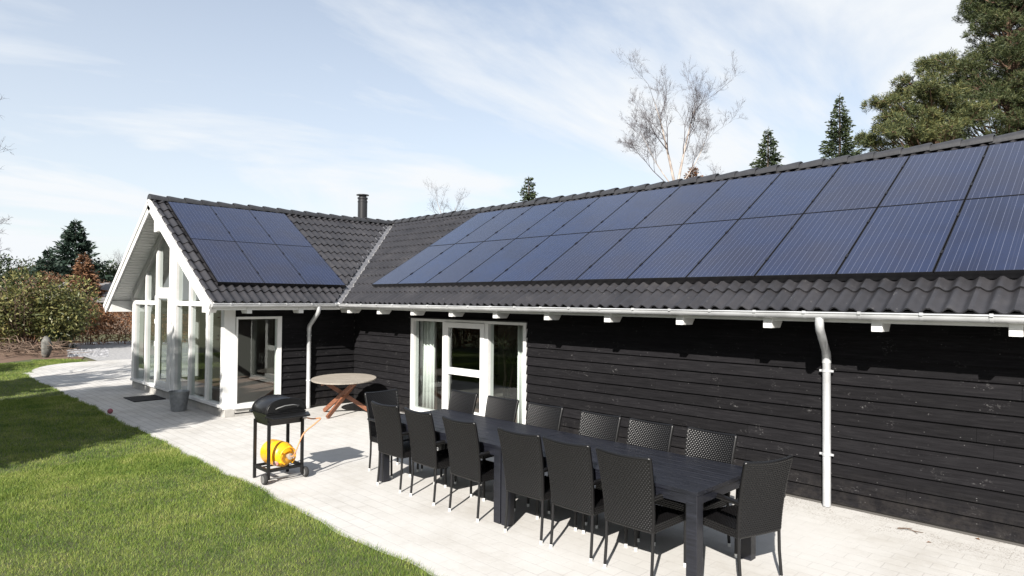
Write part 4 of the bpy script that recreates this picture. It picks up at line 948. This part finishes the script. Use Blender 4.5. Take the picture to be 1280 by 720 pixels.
b = MB(); b.prism([(-0.203, -0.25, 0.770), (-0.31, -0.23, 0.775), (-0.31, 0.23, 0.775), (-0.203, 0.25, 0.770)], (0, 0, 0.022)); b.build('shelf', 'blackmetal', gr, bevel=0.005)
b = MB(); b.tube([(0.15, 0.20, 0.70), (0.15, 0.262, 0.70)], 0.022, 12); b.tube([(0.15, 0.262, 0.70), (0.15, 0.275, 0.70)], 0.012, 10); b.build('gas_valve', 'brass', gr, smooth=40)

# gas cylinder lying on the rack
gc = thing('gas_cylinder', 'yellow gas cylinder lying on the lower rack of the black grill', 'gas cylinder', (4.40, -3.71, 0.158), R(6))
r0 = 0.146
b = MB(); b.lathe([(0.0, -0.215), (0.06, -0.212), (0.105, -0.198), (0.132, -0.172), (r0, -0.135), (r0, -0.02), (r0*1.012, -0.018), (r0*1.012, 0.0), (r0, 0.002), (r0, 0.085), (0.138, 0.125), (0.115, 0.158), (0.08, 0.178), (0.045, 0.187), (0.0, 0.19)], 36, axis='x')
cy = b.build('body', 'yellow', gc, smooth=45, loc=(0, 0, r0-0.007))
b = MB()
ring = [(0.205+0.018*abs(math.sin(a)), 0.098*math.cos(a), 0.098*math.sin(a)) for a in np.linspace(R(-60), R(240), 26)]
b.tube(ring, 0.010, 8)
for a in (-0.6, 1.2, 2.6, 3.9): b.tube([(0.14, 0.104*math.cos(a), 0.104*math.sin(a)), (0.212, 0.098*math.cos(a), 0.098*math.sin(a))], 0.012, 8)
b.build('collar', 'yellow', cy, smooth=50)
b = MB(); b.lathe([(0, 0.185), (0.020, 0.186), (0.022, 0.235), (0.034, 0.236), (0.036, 0.262), (0.024, 0.268), (0, 0.27)], 18, axis='x'); b.build('valve', 'brass', cy, smooth=40)
lm = mat('round_label', (0.62, 0.50, 0.42), 0.5, col2=(0.42, 0.10, 0.14), vscale=26)
b = MB(); pts = []
ca = R(215)
cnt = Vector((0.135, math.cos(ca)*0.1345, math.sin(ca)*0.1345)); nn = Vector((0.58, 0.815*math.cos(ca), 0.815*math.sin(ca))).normalized()
e1 = nn.orthogonal().normalized(); e2 = nn.cross(e1)
b.prism([cnt+nn*0.003+e1*0.032*math.cos(2*PI*k/20)+e2*0.032*math.sin(2*PI*k/20) for k in range(20)], nn*0.002); b.build('sticker', lm, cy)
hs = MB(); base = Vector((4.39, -3.70, 0.004))
c0 = Vector((4.40+0.262, -3.71+0.03, 0.158+r0-0.007))
def bez(P, n=40):
    out = []; P = [Vector(p) for p in P]
    for i in range(len(P)-1):
        p0, p1, p2, p3 = P[max(i-1, 0)], P[i], P[i+1], P[min(i+2, len(P)-1)]
        for k in range(8):
            t = k/8; out.append(0.5*((2*p1)+(-p0+p2)*t+(2*p0-5*p1+4*p2-p3)*t*t+(-p0+3*p1-3*p2+p3)*t**3))
    out.append(P[-1]); return out
hs.tube(bez([c0, c0+Vector((0.055, 0.01, 0.02)), c0+Vector((0.085, 0.03, 0.10)), c0+Vector((0.06, 0.13, 0.26)), c0+Vector((0.08, 0.26, 0.36)), c0+Vector((0.06, 0.34, 0.41)), base+Vector((0.16, 0.35, 0.675)), base+Vector((0.15, 0.275, 0.696))]), 0.0085, 8)
tag(hs.build('gas_hose', 'hose', smooth=60), 'orange gas hose running from the yellow cylinder up to the grill', 'hose')

# ------------------------------------------------------------------ small things by the gable
bk = thing('bucket', 'grey galvanised bucket standing by the glazed gable', 'bucket', (-1.30, -2.97, 0.004))
b = MB(); b.lathe([(0, 0.004), (0.125, 0.0), (0.135, 0.02), (0.178, 0.355), (0.186, 0.362), (0.186, 0.372), (0.176, 0.372), (0.17, 0.35), (0.128, 0.03), (0, 0.025)], 32)
b.lathe([(0.1665, 0.27), (0.1705, 0.275), (0.1675, 0.282)], 32)
bo = b.build('pail', 'galv', bk, smooth=40)
b = MB(); b.tube([(0.186*math.cos(a), 0.02+0.186*abs(math.sin(a))*0.75, 0.345-0.16*abs(math.sin(a))) for a in np.linspace(0, PI, 18)], 0.005, 6); b.build('handle', 'galv', bk, smooth=60)
b = MB(); b.box(-0.385, 0.385, -0.30, 0.30, 0, 0.018)
tag(b.build('doormat', 'mat', bevel=0.004, loc=(-3.34, -2.985, 0.0045)), 'black doormat on the paving before the gable door', 'doormat')
b = MB()
ns, nr = 20, 12
b.lathe([(0.047*math.sin(PI*i/nr), 0.047-0.047*math.cos(PI*i/nr)) for i in range(nr+1)], ns)
tag(b.build('ball', 'ball', smooth=80, loc=(-1.80, -3.985, 0.004)), 'small pinkish red ball at the edge of the lawn', 'ball')
tg = MB()
tg.tube([(0, 0, 0.012), (0.07, 0.03, 0.022), (0.13, 0.02, 0.014), (0.20, 0.05, 0.008)], [0.006, 0.005, 0.004, 0.002], 6); tg.tube([(0.07, 0.03, 0.02), (0.10, 0.09, 0.016)], [0.004, 0.002], 5); tg.tube([(0.13, 0.02, 0.014), (0.17, -0.03, 0.01)], [0.0035, 0.002], 5)
P = on_ground(1122, 662); tag(tg.build('twig', 'drytwig', smooth=60, loc=(P[0], P[1], 0.002)), 'dry brown twig lying on the paving near the black wall', 'twig')
for k, (px, py, lab) in enumerate([(1158, 679, 'dry brown leaf on the paving, nearer the twig'), (1225, 676, 'dry brown leaf on the paving against the black wall near the right edge')]):
    P = on_ground(px, py); b = MB(); b.add([(0, 0, 0.004), (0.02, 0.012, 0.012), (0.045, 0.004, 0.006), (0.02, -0.012, 0.014)], [(0, 1, 2), (0, 2, 3)])
    o = b.build('dry_leaf', 'brown', loc=(P[0], P[1], 0.004)); o.rotation_euler = (0, 0, k*2.0+0.6); s = o.modifiers.new('thick', 'SOLIDIFY'); s.thickness = 0.001; tag(o, lab, 'leaf')

# ------------------------------------------------------------------ vegetation
def cards(P, D, L, W, g, up=None):
    """flat slivers at P along D, each a quad tapering to its tip"""
    n = len(P); D = D/np.linalg.norm(D, axis=1)[:, None]; r = g.normal(size=(n, 3)); S = np.cross(D, r); S /= np.maximum(np.linalg.norm(S, axis=1)[:, None], 1e-6)
    L = np.broadcast_to(L, n)[:, None]; W = np.broadcast_to(W, n)[:, None]
    V = np.stack([P, P+D*L*0.5+S*W*0.5, P+D*L, P+D*L*0.5-S*W*0.5], 1).reshape(-1, 3); return V, np.arange(4*n).reshape(-1, 4)
def branch(b, p, d, L, r, g, n=6, up=0.0, wig=0.15, sides=6, taper=0.25):
    pts = [Vector(p)]; d = Vector(d).normalized(); rads = [r]
    for i in range(n):
        d = (d+Vector((g.gauss(0, wig), g.gauss(0, wig), g.gauss(0, wig)+up))).normalized(); pts.append(pts[-1]+d*(L/n)); rads.append(r*(1-(1-taper)*(i+1)/n))
    b.tube(pts, rads, sides, cap=False); return pts, rads, d
def trunk_at(b, h, r, lean=(0, 0), sides=10, n=10, seed=0, r1=0.03):
    g = random.Random(seed); pts = []; rr = []
    for i in range(n+1):
        t = i/n; pts.append((lean[0]*t+g.gauss(0, 0.01)*h*0.3*t*(1-t), lean[1]*t+g.gauss(0, 0.01)*h*0.3*t*(1-t), h*t)); rr.append(r*(1-t)**0.8+r1 if i else r*1.25)
    b.tube(pts, rr, sides); return pts
def spruce(name, label, loc, h, slope, m, seed, zlow=0.12, rmax=3.0, group=None, cat='tree', dens=1.0, droop=0.25, sz=1.0):
    t = thing(name, label, cat, loc, 0, group); g = np.random.default_rng(seed); rg = random.Random(seed)
    b = MB(); trunk_at(b, h, 0.012*h+0.03, seed=seed, r1=0.015); b.build('trunk', 'bark', t, smooth=60)
    P = []; D = []; L = []; W = []
    z = h*zlow
    while z < h-0.1:
        R_ = min(rmax, slope*(h-z)+0.10); nb = int((6+6*min(1, R_/1.2))*dens)
        for k in range(nb):
            a = rg.uniform(0, 2*PI); r_ = R_*rg.uniform(0.62, 1.12); el = 0.35-droop*min(1.5, R_)*1.1+rg.gauss(0, 0.08)
            dirh = np.array([math.cos(a), math.sin(a), 0]); sd = np.array([-dirh[1], dirh[0], 0])
            n = max(6, int(r_*26*dens/sz))
            for j in range(n):
                s = r_*(0.15+0.85*(j+rg.random())/n); zz = z+s*el+0.22*max(0, s/r_-0.6)*r_*0.5; wv = (1-s/r_)*0.45*r_*rg.uniform(0.3, 1)+0.05
                side = rg.choice((-1, 1, 0)); p = dirh*s+sd*side*wv*rg.random()+np.array([0, 0, zz+rg.gauss(0, 0.03)])
                d = dirh*rg.uniform(0.4, 1)+sd*side*rg.uniform(0.3, 0.9)+np.array([0, 0, rg.gauss(-0.1, 0.3)])
                P.append(p); D.append(d); L.append(rg.uniform(0.15, 0.30)*(0.6+0.4*min(1, R_))*sz); W.append(rg.uniform(0.06, 0.11)*sz)
        z += 0.20*max(0.8, min(1.6, R_))*rg.uniform(0.8, 1.2)
    for k in range(10):
        P.append(np.array([0, 0, h-0.5*rg.random()])); D.append(np.array([rg.gauss(0, .5), rg.gauss(0, .5), 1.0])); L.append(0.22*sz); W.append(0.04)
    V, F = cards(np.array(P), np.array(D), np.array(L), np.array(W), g); npmesh('crown', V, F, m, t); return t
def base(px, py, d, z=0.0):
    p = at(px, py, d); return (float(p[0]), float(p[1]), z), float(p[2])

BG = 'trees beyond the house'
loc, h = base(1049.5, 119, 40); spruce('spruce_tree', 'taller slim dark spruce top above the ridge, left of the big pines', loc, h, 0.27, 'spruce', 21, 0.45, 1.9, BG, dens=1.1, sz=1.0)
loc, h = base(960, 162, 35); spruce('spruce_tree', 'shorter dark spruce top above the ridge, between birch and taller spruce', loc, h, 0.33, 'spruce', 22, 0.4, 1.9, BG, dens=1.1)
loc, h = base(661, 222, 35); spruce('spruce_tree', 'small spruce tip showing above the ridge over the middle of the house', loc, h, 0.36, 'spruce', 23, 0.4, 1.9, BG, dens=1.1)
loc, h = base(866, 207, 38); spruce('brown_conifer', 'rusty brown conifer tip just right of the birch trunk above the ridge', loc, h, 0.50, 'brown', 24, 0.4, 1.9, BG, dens=1.2, sz=0.9)

# bare trees
def bare_tree(name, label, loc, h, stems, spread, seed, m='birch', z0=0.0, r=0.10, group=None, levels=4, twigs=1.0, rise=0.22, ang=(0.45, 0.95)):
    t = thing(name, label, 'tree', loc, 0, group); g = random.Random(seed); b = MB(); tw = MB()
    def grow(p, d, L, rad, lv):
        bb = b if rad > 0.03 else tw
        pts, rads, de = branch(bb, p, d, L, rad, g, n=6 if lv < 3 else 4, up=0.05 if lv < 2 else 0.01, wig=(0.045 if lv == 0 else 0.10+0.045*lv), sides=7 if lv == 0 else (5 if lv < 3 else 3), taper=(0.12 if lv == 0 else 0.35))
        if lv >= levels: return
        nb = [7, 6, 5, 5, 4][lv]; nb = max(2, int(nb*(twigs if lv >= 2 else 1)))
        for k in range(nb):
            i = g.uniform(0.25 if lv else 0.35, 0.98)*(len(pts)-1); i0 = min(int(i), len(pts)-2); q = pts[i0].lerp(pts[i0+1], i-i0)
            ax = (pts[i0+1]-pts[i0]).normalized(); o = ax.orthogonal().normalized(); o.rotate(Matrix.Rotation(g.uniform(0, 2*PI), 3, ax))
            an = g.uniform(*ang); nd = ax*math.cos(an)+o*math.sin(an)
            nd = Vector((nd.x*spread, nd.y*spread, nd.z+rise))
            grow(q, nd, L*g.uniform(0.42, 0.66)*(1-0.25*i/len(pts)), max(0.0032, rads[i0]*g.uniform(0.42, 0.6)), lv+1)
    for (d, L, rs) in stems: grow((0, 0, z0), d, L, r*rs, 0)
    if z0 > 0: b.tube([(0, 0, 0), (0.05, 0.02, z0*0.5), (0, 0, z0+0.05)], [r*1.5, r*1.25, r*1.1], 10)
    b.build('trunk', m, t, smooth=60); tw.build('crown', 'twig', t); return t
loc, _ = base(845, 222, 30)
rx, fx = Vector(RT), Vector(FW)
def sd_(a, b_): return Vector((RT[0]*a, RT[1]*a, b_))
bare_tree('birch_tree', 'leafless white-stemmed birch rising above the middle of the ridge', loc, 14, [(sd_(-0.16, 1), 4.5, 0.95), (sd_(0.24, 1), 4.3, 0.9), (sd_(-0.55, 0.85), 3.3, 0.40), (sd_(0.62, 0.85), 3.2, 0.42), (sd_(-0.85, 0.70), 2.9, 0.34)], 0.95, 38, 'birch', 7.2, 0.080, BG, 4, 1.25, 0.32, (0.38, 0.85))
loc, _ = base(560, 285, 45); bare_tree('bare_tree', 'small leafless tree showing above the ridge left of the spruce tip', loc, 9, [(sd_(-0.1, 1), 3.3, 1.0), (sd_(0.25, 1), 2.9, 0.8)], 1.0, 35, 'birch', 6.0, 0.06, BG, 3, 1.3)
loc, _ = base(900, 232, 42); bare_tree('bare_tree', 'faint leafless treetop low above the ridge right of the birch', loc, 10, [(sd_(0.1, 1), 2.1, 1.0), (sd_(-0.3, 1), 1.8, 0.8)], 1.0, 37, 'birch', 8.2, 0.05, BG, 3, 1.2)

def pine(name, label, loc, h, m, seed, clumps, trunk_r=0.22, lean=(0, 0), group=None, dens=1.0):
    """clumps: (dx right, dy forward, z, radius) in metres about the trunk foot"""
    t = thing(name, label, 'tree', loc, 0, group); g = np.random.default_rng(seed); rg = random.Random(seed)
    b = MB(); pts = trunk_at(b, h*0.97, trunk_r, lean, seed=seed, r1=0.03)
    P = []; D = []
    for (a, f, z, r) in clumps:
        c = Vector((RT[0]*a+FW[0]*f, RT[1]*a+FW[1]*f, z)); zt = max(0.5, z-0.55*math.hypot(a, f)-0.2); q = Vector((lean[0]*zt/h, lean[1]*zt/h, zt))
        mid = q.lerp(c, 0.55)+Vector((0, 0, -0.12*math.hypot(a, f))); b.tube([q, mid, c], [0.040, 0.028, 0.012], 5, cap=False)
        n = int(95*r*r*dens)+14
        for k in range(n):
            v = np.array([rg.gauss(0, 1), rg.gauss(0, 1), rg.gauss(0, 0.62)]); v = v/np.linalg.norm(v)*r*(rg.random()**0.38); v[2] *= 0.72
            p = np.array(c)+v; out = v/max(np.linalg.norm(v), 1e-3)
            if rg.random() < 0.12: b.tube([c, Vector(p)], [0.012, 0.006], 3, cap=False)
            for j in range(20):
                P.append(p+np.array([rg.gauss(0, .035) for _ in range(3)])); D.append(out*0.55+np.array([rg.gauss(0, .6), rg.gauss(0, .6), rg.gauss(0.35, .5)]))
    n = len(P); V, F = cards(np.array(P), np.array(D), g.uniform(0.09, 0.17, n), g.uniform(0.013, 0.026, n), g)
    b.build('trunk', 'bark_p', t, smooth=60); npmesh('crown', V, F, m, t); return t
# big dark pine: clumps placed through the volume of its crown
D1 = 25.0
loc, _ = base(1262, 200, D1); g = random.Random(41); cl = []
prof = [(3.5, -3.6, 5.5), (5, -3.7, 5.5), (6.5, -3.5, 5.5), (8, -3.2, 5.2), (9.5, -2.7, 5.0), (11, -2.0, 4.6), (12.5, -0.95, 4.0), (14, -0.4, 3.2), (15.2, -0.2, 1.6)]
for z, l, r in prof:
    for k in range(66):
        u = g.random(); a = l+(r-l)*u; dep = 3.4*math.sqrt(max(0.02, 1-((a-(l+r)/2)/((r-l)/2))**2))
        cl.append((a+g.gauss(0, 0.12), g.uniform(-dep, dep), z+g.uniform(-0.75, 0.75), g.uniform(0.38, 0.78)))
    for k in range(4): cl.append((l+g.uniform(-0.15, 0.4), g.uniform(-1.2, 1.2), z+g.uniform(-0.7, 0.7), g.uniform(0.30, 0.5)))
for k in range(110):
    z = g.uniform(3.2, 12.2); l = float(np.interp(z, [q[0] for q in prof], [q[1] for q in prof])); r = float(np.interp(z, [q[0] for q in prof], [q[2] for q in prof]))
    cl.append((g.uniform(l+0.4, min(r, 2.2)), g.uniform(-2.6, -0.7), z, g.uniform(0.36, 0.62)))
pine('pine_tree', 'tall dense dark pine filling the upper right corner behind the roof', loc, 15.5, 'pine', 42, cl, 0.24, group=BG)
D2 = 23.0
loc, _ = base(1170, 220, D2); g = random.Random(43); cl = []
k2 = FPX/D2
for (px, py, rr, nn) in [(1153, 84, 7, 5), (1147, 95, 9, 5), (1156, 104, 11, 6), (1128, 122, 12, 5), (1110, 123, 9, 4), (1140, 130, 13, 5), (1168, 130, 18, 7), (1112, 147, 11, 4), (1128, 153, 14, 6), (1150, 158, 16, 7),
                         (1100, 163, 11, 5), (1120, 170, 14, 6), (1092, 175, 7, 4), (1145, 178, 15, 6), (1172, 165, 17, 7), (1185, 145, 16, 6), (1110, 188, 9, 3), (1170, 185, 16, 6), (1150, 200, 18, 6), (1120, 205, 14, 5)]:
    for q in range(nn):
        P = at(px+g.gauss(0, rr*0.35), py+g.gauss(0, rr*0.28), D2); v = P-np.array([loc[0], loc[1], 0])
        cl.append((float(v@RT), g.uniform(-1.5, 1.5), float(P[2]), g.uniform(0.20, 0.42)))
pine('pine_tree', 'lower pale green pine with layered branches left of the big pine', loc, 10.2, 'pine2', 44, cl, 0.14, group=BG, dens=1.7)

# left background ----------------------------------------------------------
LB = 'trees and shrubs beyond the drive'
loc, h = base(95, 276, 48); spruce('fir_tree', 'tall dark green fir with broad layered branches left of the gable', loc, h, 0.50, 'fir', 51, 0.05, 3.4, LB, dens=1.25, droop=0.10, sz=1.5)
loc, h = base(60, 311, 44); spruce('spruce_tree', 'shorter dark spruce just left of the tall fir', loc, h, 0.42, 'fir', 52, 0.05, 2.2, LB, dens=1.1, sz=1.4)
loc, h = base(105, 318, 38); spruce('brown_conifer', 'rusty brown conifer standing in front of the tall fir', loc, h, 0.38, 'brown', 53, 0.05, 1.5, LB, dens=1.2, sz=1.3)
def leafball(name, label, cat, loc, rx_, ry_, h, m, seed, n, L, W, z0=0.0, stems=10, stem_m='drytwig', group=None, lumps=9, hollow=0.5):
    t = thing(name, label, cat, loc, 0, group); g = np.random.default_rng(seed); rg = random.Random(seed)
    b = MB()
    for k in range(stems):
        a = rg.uniform(0, 2*PI); e = Vector((math.cos(a)*rx_*rg.uniform(0.3, 0.9), math.sin(a)*ry_*rg.uniform(0.3, 0.9), h*rg.uniform(0.55, 0.98)))
        s = Vector((e.x*rg.uniform(0.1, 0.5), e.y*rg.uniform(0.1, 0.5), 0)); mid = s.lerp(e, 0.5)+Vector((rg.gauss(0, .12), rg.gauss(0, .12), 0.05))
        r_ = 0.012+0.008*h*rg.random(); b.tube([s, mid, e], [r_*1.4, r_, r_*0.3], 5, cap=False)
        for j in range(3):
            p = mid.lerp(e, rg.random()*0.8); b.tube([p, p+Vector((rg.gauss(0, .25), rg.gauss(0, .25), rg.uniform(0.1, .4)))*min(1.5, h*0.5)], [r_*0.5, r_*0.2], 4, cap=False)
    b.build('stems', stem_m, t, smooth=60)
    C = [(rg.uniform(-0.75, 0.75)*rx_, rg.uniform(-0.75, 0.75)*ry_, z0+(h-z0)*rg.uniform(0.12, 0.84), rg.uniform(0.30, 0.52)) for _ in range(lumps)]
    pick = g.integers(0, lumps, n); C = np.array(C); c = C[pick]
    v = g.normal(size=(n, 3)); v /= np.linalg.norm(v, axis=1)[:, None]; rr = (hollow+(1-hollow)*g.random(n)**0.6)
    P = c[:, :3]+v*rr[:, None]*c[:, 3:4]*np.array([rx_*1.1, ry_*1.1, (h-z0)*0.72]); P[:, 2] = np.clip(P[:, 2], z0+0.02, None)
    D = v*0.6+g.normal(size=(n, 3))*0.7; V, F = cards(P, D, g.uniform(0.7, 1.3, n)*L, g.uniform(0.7, 1.3, n)*W, g); npmesh('foliage', V, F, m, t); return t
def gp(px, py): p = on_ground(px, py); return (float(p[0]), float(p[1]), 0.0)
p = at(28, 445, 26); leafball('rhododendron_bush', 'big yellow green rhododendron bush at the left edge beside the drive', 'bush', (float(p[0])+0.2, float(p[1]), 0), 1.55, 2.1, 3.05, 'rhodo', 61, 11000, 0.17, 0.06, 0.35, 22, group=LB, lumps=26)
p = at(74, 440, 27); leafball('rhododendron_bush', 'smaller yellow green rhododendron beside the big one, with bare stems', 'bush', (float(p[0]), float(p[1]), 0), 1.0, 1.1, 2.55, 'rhodo', 62, 3400, 0.17, 0.06, 0.5, 14, group=LB, lumps=11)
p = at(72, 440, 26.2); leafball('evergreen_shrub', 'low dark green shrub right behind the upright stone', 'bush', (float(p[0]), float(p[1]), 0), 0.6, 0.6, 1.35, 'darkleaf', 63, 2600, 0.10, 0.045, 0.05, 8, group=LB)
# winter beech hedge behind the drive
def hedge(label, a, c, h, wd, seed, m='beech', n=26000, L=0.09, W=0.05):
    a, c = Vector(a), Vector(c); t = thing('beech_hedge', label, 'hedge', a.lerp(c, 0.5), math.atan2(c.y-a.y, c.x-a.x)); Lh = (c-a).length/2
    g = np.random.default_rng(seed); rg = random.Random(seed)
    x = g.uniform(-Lh, Lh, n); prof = h*(0.90+0.07*np.sin(x*1.3)+0.05*np.sin(x*3.1+1)+0.03*np.sin(x*7.7)); z = prof*g.random(n)**0.8+g.exponential(0.05, n)
    y = g.choice([-1, 1], n)*wd*(0.5-0.5*g.random(n)**2.2)*(1-0.25*(z/h)**3)+g.normal(0, 0.06, n)
    P = np.stack([x, y, z], 1); V, F = cards(P, g.normal(size=(n, 3)), g.uniform(0.7, 1.4, n)*L, g.uniform(0.7, 1.3, n)*W, g); npmesh('foliage', V, F, m, t)
    b = MB()
    for k in range(int(Lh*12)):
        xx = rg.uniform(-Lh, Lh); yy = rg.uniform(-wd*0.3, wd*0.3)
        b.tube([(xx, yy, 0), (xx+rg.gauss(0, .12), yy+rg.gauss(0, .2), h*0.5), (xx+rg.gauss(0, .25), yy+rg.gauss(0, .25), h*rg.uniform(0.8, 1.02))], [0.022, 0.014, 0.004], 4, cap=False)
    b.build('stems', 'drytwig', t, smooth=60); return t
hedge('russet winter beech hedge at the back of the gravel drive', (-24.5, -4.5, 0), (-20.0, 7.5, 0), 2.15, 1.3, 71)
p = at(92, 400, 41); leafball('red_shrub', 'reddish brown leafless shrub behind the hedge below the tall fir', 'bush', (float(p[0]), float(p[1]), 0), 2.2, 2.0, 3.3, 'brown', 72, 6000, 0.13, 0.04, 0.6, 30, 'twig', LB, 16)
p = at(72, 400, 40); leafball('red_shrub', 'reddish brown shrub behind the rhododendrons, left of the rusty conifer', 'bush', (float(p[0]), float(p[1]), 0), 2.0, 2.0, 3.5, 'brown', 73, 5000, 0.13, 0.04, 0.6, 30, 'twig', LB, 16)
for i, (px, py, d, m, lab) in enumerate([(8, 322, 50, 'darkleaf', 'dark evergreen tree at the far left edge of the background'), (32, 327, 56, 'spruce', 'mid green background tree between the left edge and the dark spruce'),
        (46, 333, 60, 'beech', 'brownish background tree behind the dark spruce'), (128, 327, 52, 'darkleaf', 'dark evergreen tree right of the tall fir, beside the gable eave')]):
    loc, h = base(px, py, d); leafball('background_tree', lab, 'tree', loc, 2.4, 2.4, h, m, 80+i, 6500, 0.26, 0.11, 0.8, 12, 'bark', LB, 15, 0.3)
for i, (px, d, lab) in enumerate([(142, 55, 'pale grey leafless tree just left of the gable eave'), (155, 58, 'grey leafless tree half hidden behind the gable eave')]):
    loc, h = base(px, 332, d); bare_tree('bare_tree', lab, loc, h, [(sd_(-0.3, 1), 2.8, 1), (sd_(0.1, 1), 3.0, 1), (sd_(0.5, 1), 2.5, 0.8)], 1.1, 90+i, 'bark', 2.0, 0.08, LB, 3, 1.5)
# neighbour's low building
nb = thing('neighbour_house', 'low neighbouring building with a pale grey roof behind the hedge', 'house', tuple(at(152, 400, 40)*np.array([1, 1, 0])), R(48))
b = MB(); b.box(-3.2, 3.2, -2, 2, 0, 2.0); b.build('wall', 'farwall', nb)
b = MB(); b.prism([(-3.5, -2.4, 1.95), (-3.5, 0, 3.05), (-3.5, 2.4, 1.95), (-3.5, 2.4, 1.85), (-3.5, 0, 2.93), (-3.5, -2.4, 1.85)], (7.0, 0, 0)); b.build('roof', 'farroof', nb)
# stones by the drive
def rock(name, label, loc, s, seed, m='stone', group=None):
    bm = bmesh.new(); bmesh.ops.create_icosphere(bm, subdivisions=3, radius=1); g = random.Random(seed)
    ph = [(g.uniform(1, 3), g.uniform(0, 6), Vector((g.gauss(0, 1), g.gauss(0, 1), g.gauss(0, 1)))) for _ in range(6)]
    for v in bm.verts:
        k = 1+sum(0.05*math.sin(f*v.co.dot(a)+o) for f, o, a in ph); v.co = Vector((v.co.x*s[0]*k, v.co.y*s[1]*k, (v.co.z*s[2]*k)+s[2]*0.85))
    me = bpy.data.meshes.new(name); bm.to_mesh(me); bm.free(); me.materials.append(MT[m]); me.polygons.foreach_set('use_smooth', [True]*len(me.polygons))
    o = bpy.data.objects.new(name, me); COL.objects.link(o); o.location = loc; return tag(o, label, 'stone', group)
P = on_ground(58, 447); rock('upright_stone', 'upright grey field stone beside the bark bed under the rhododendrons', (float(P[0]), float(P[1]), 0), (0.17, 0.17, 0.42), 3)
g = random.Random(17)
cb = np.random.default_rng(18); V = []; F = []
for k in range(420):
    px, py = g.uniform(86, 135), g.uniform(437, 446); P = on_ground(px, py); s = g.uniform(0.04, 0.11); o = len(V)
    for dx_, dy_, dz_ in ((1, 0, 0), (0, 1, 0), (-1, 0, 0), (0, -1, 0), (0, 0, 1)): V.append((P[0]+dx_*s*g.uniform(.6, 1.2), P[1]+dy_*s*g.uniform(.6, 1.2), dz_*s*g.uniform(.5, .9)))
    F += [(o, o+1, o+4), (o+1, o+2, o+4), (o+2, o+3, o+4), (o+3, o, o+4)]
MT['cobble'] = mat('drive_stones', (0.24, 0.24, 0.25), 0.9, var=0.4, vscale=3)
tag(npmesh('loose_stones', V, F, 'cobble'), kind='stuff')
# brush pile of pruned branches under the bushes
b = MB(); g = random.Random(19)
for k in range(130):
    P = on_ground(g.uniform(2, 80), g.uniform(441, 449)); a = g.uniform(0, 2*PI); L = g.uniform(0.4, 1.1); z = g.uniform(0.03, 0.45)
    p0 = Vector((P[0], P[1], z)); p1 = p0+Vector((math.cos(a)*L, math.sin(a)*L, g.uniform(-0.1, 0.3))); b.tube([p0, p0.lerp(p1, .5)+Vector((0, 0, g.uniform(-.05, .1))), p1], [0.014, 0.011, 0.004], 4, cap=False)
tag(b.build('brush_pile', 'drytwig', smooth=60), 'tangle of dry cut branches under the rhododendrons at the left edge', 'branches')

# garden trees on the far side of the lawn: they shade the left of the lawn and stand in the window reflections
GT = 'garden trees along the far side of the lawn'
for i, (x, y, h, rr_, n, lab) in enumerate([(-2.9, -13.5, 7.6, 1.3, 2400, 'thin crowned evergreen across the lawn, outside the picture'), (-7.5, -15.5, 7.4, 1.8, 3000, 'lowest evergreen at the far left across the lawn, outside the picture')]):
    leafball('evergreen_tree', lab, 'tree', (x, y, 0), rr_, rr_, h, 'darkleaf', 100+i, n, 0.46, 0.24, 2.5, 10, 'bark', GT, 30, 0.05)
o = hedge('very tall dark evergreen hedge added to shade the lawn, outside the picture', (-1.2, -12.4, 0), (4.35, -12.0, 0), 7.9, 1.7, 109, 'darkleaf', 34000, 0.20, 0.12); o.name = 'shade_hedge'  # unseen hedge added for even shade on the lawn and lower gable
bt = bare_tree('bare_tree', 'leafless tree at the left edge whose twigs reach into the picture', tuple(float(v) for v in (at(-136, 400, 14)*np.array([1, 1, 0]))), 8, [(sd_(0.0, 1), 4.6, 1.0), (sd_(0.28, 1), 4.0, 0.7), (sd_(-0.4, 0.9), 3.4, 0.7), (sd_(0.75, 0.6), 2.3, 0.45)], 1.0, 104, 'bark', 1.7, 0.08, GT, 4, 0.8)
h2 = hedge('russet beech hedge along the far side of the lawn, outside the picture', (-17, -9.5, 0), (-3, -14.6, 0), 2.3, 1.4, 105, n=22000, L=0.12, W=0.07)
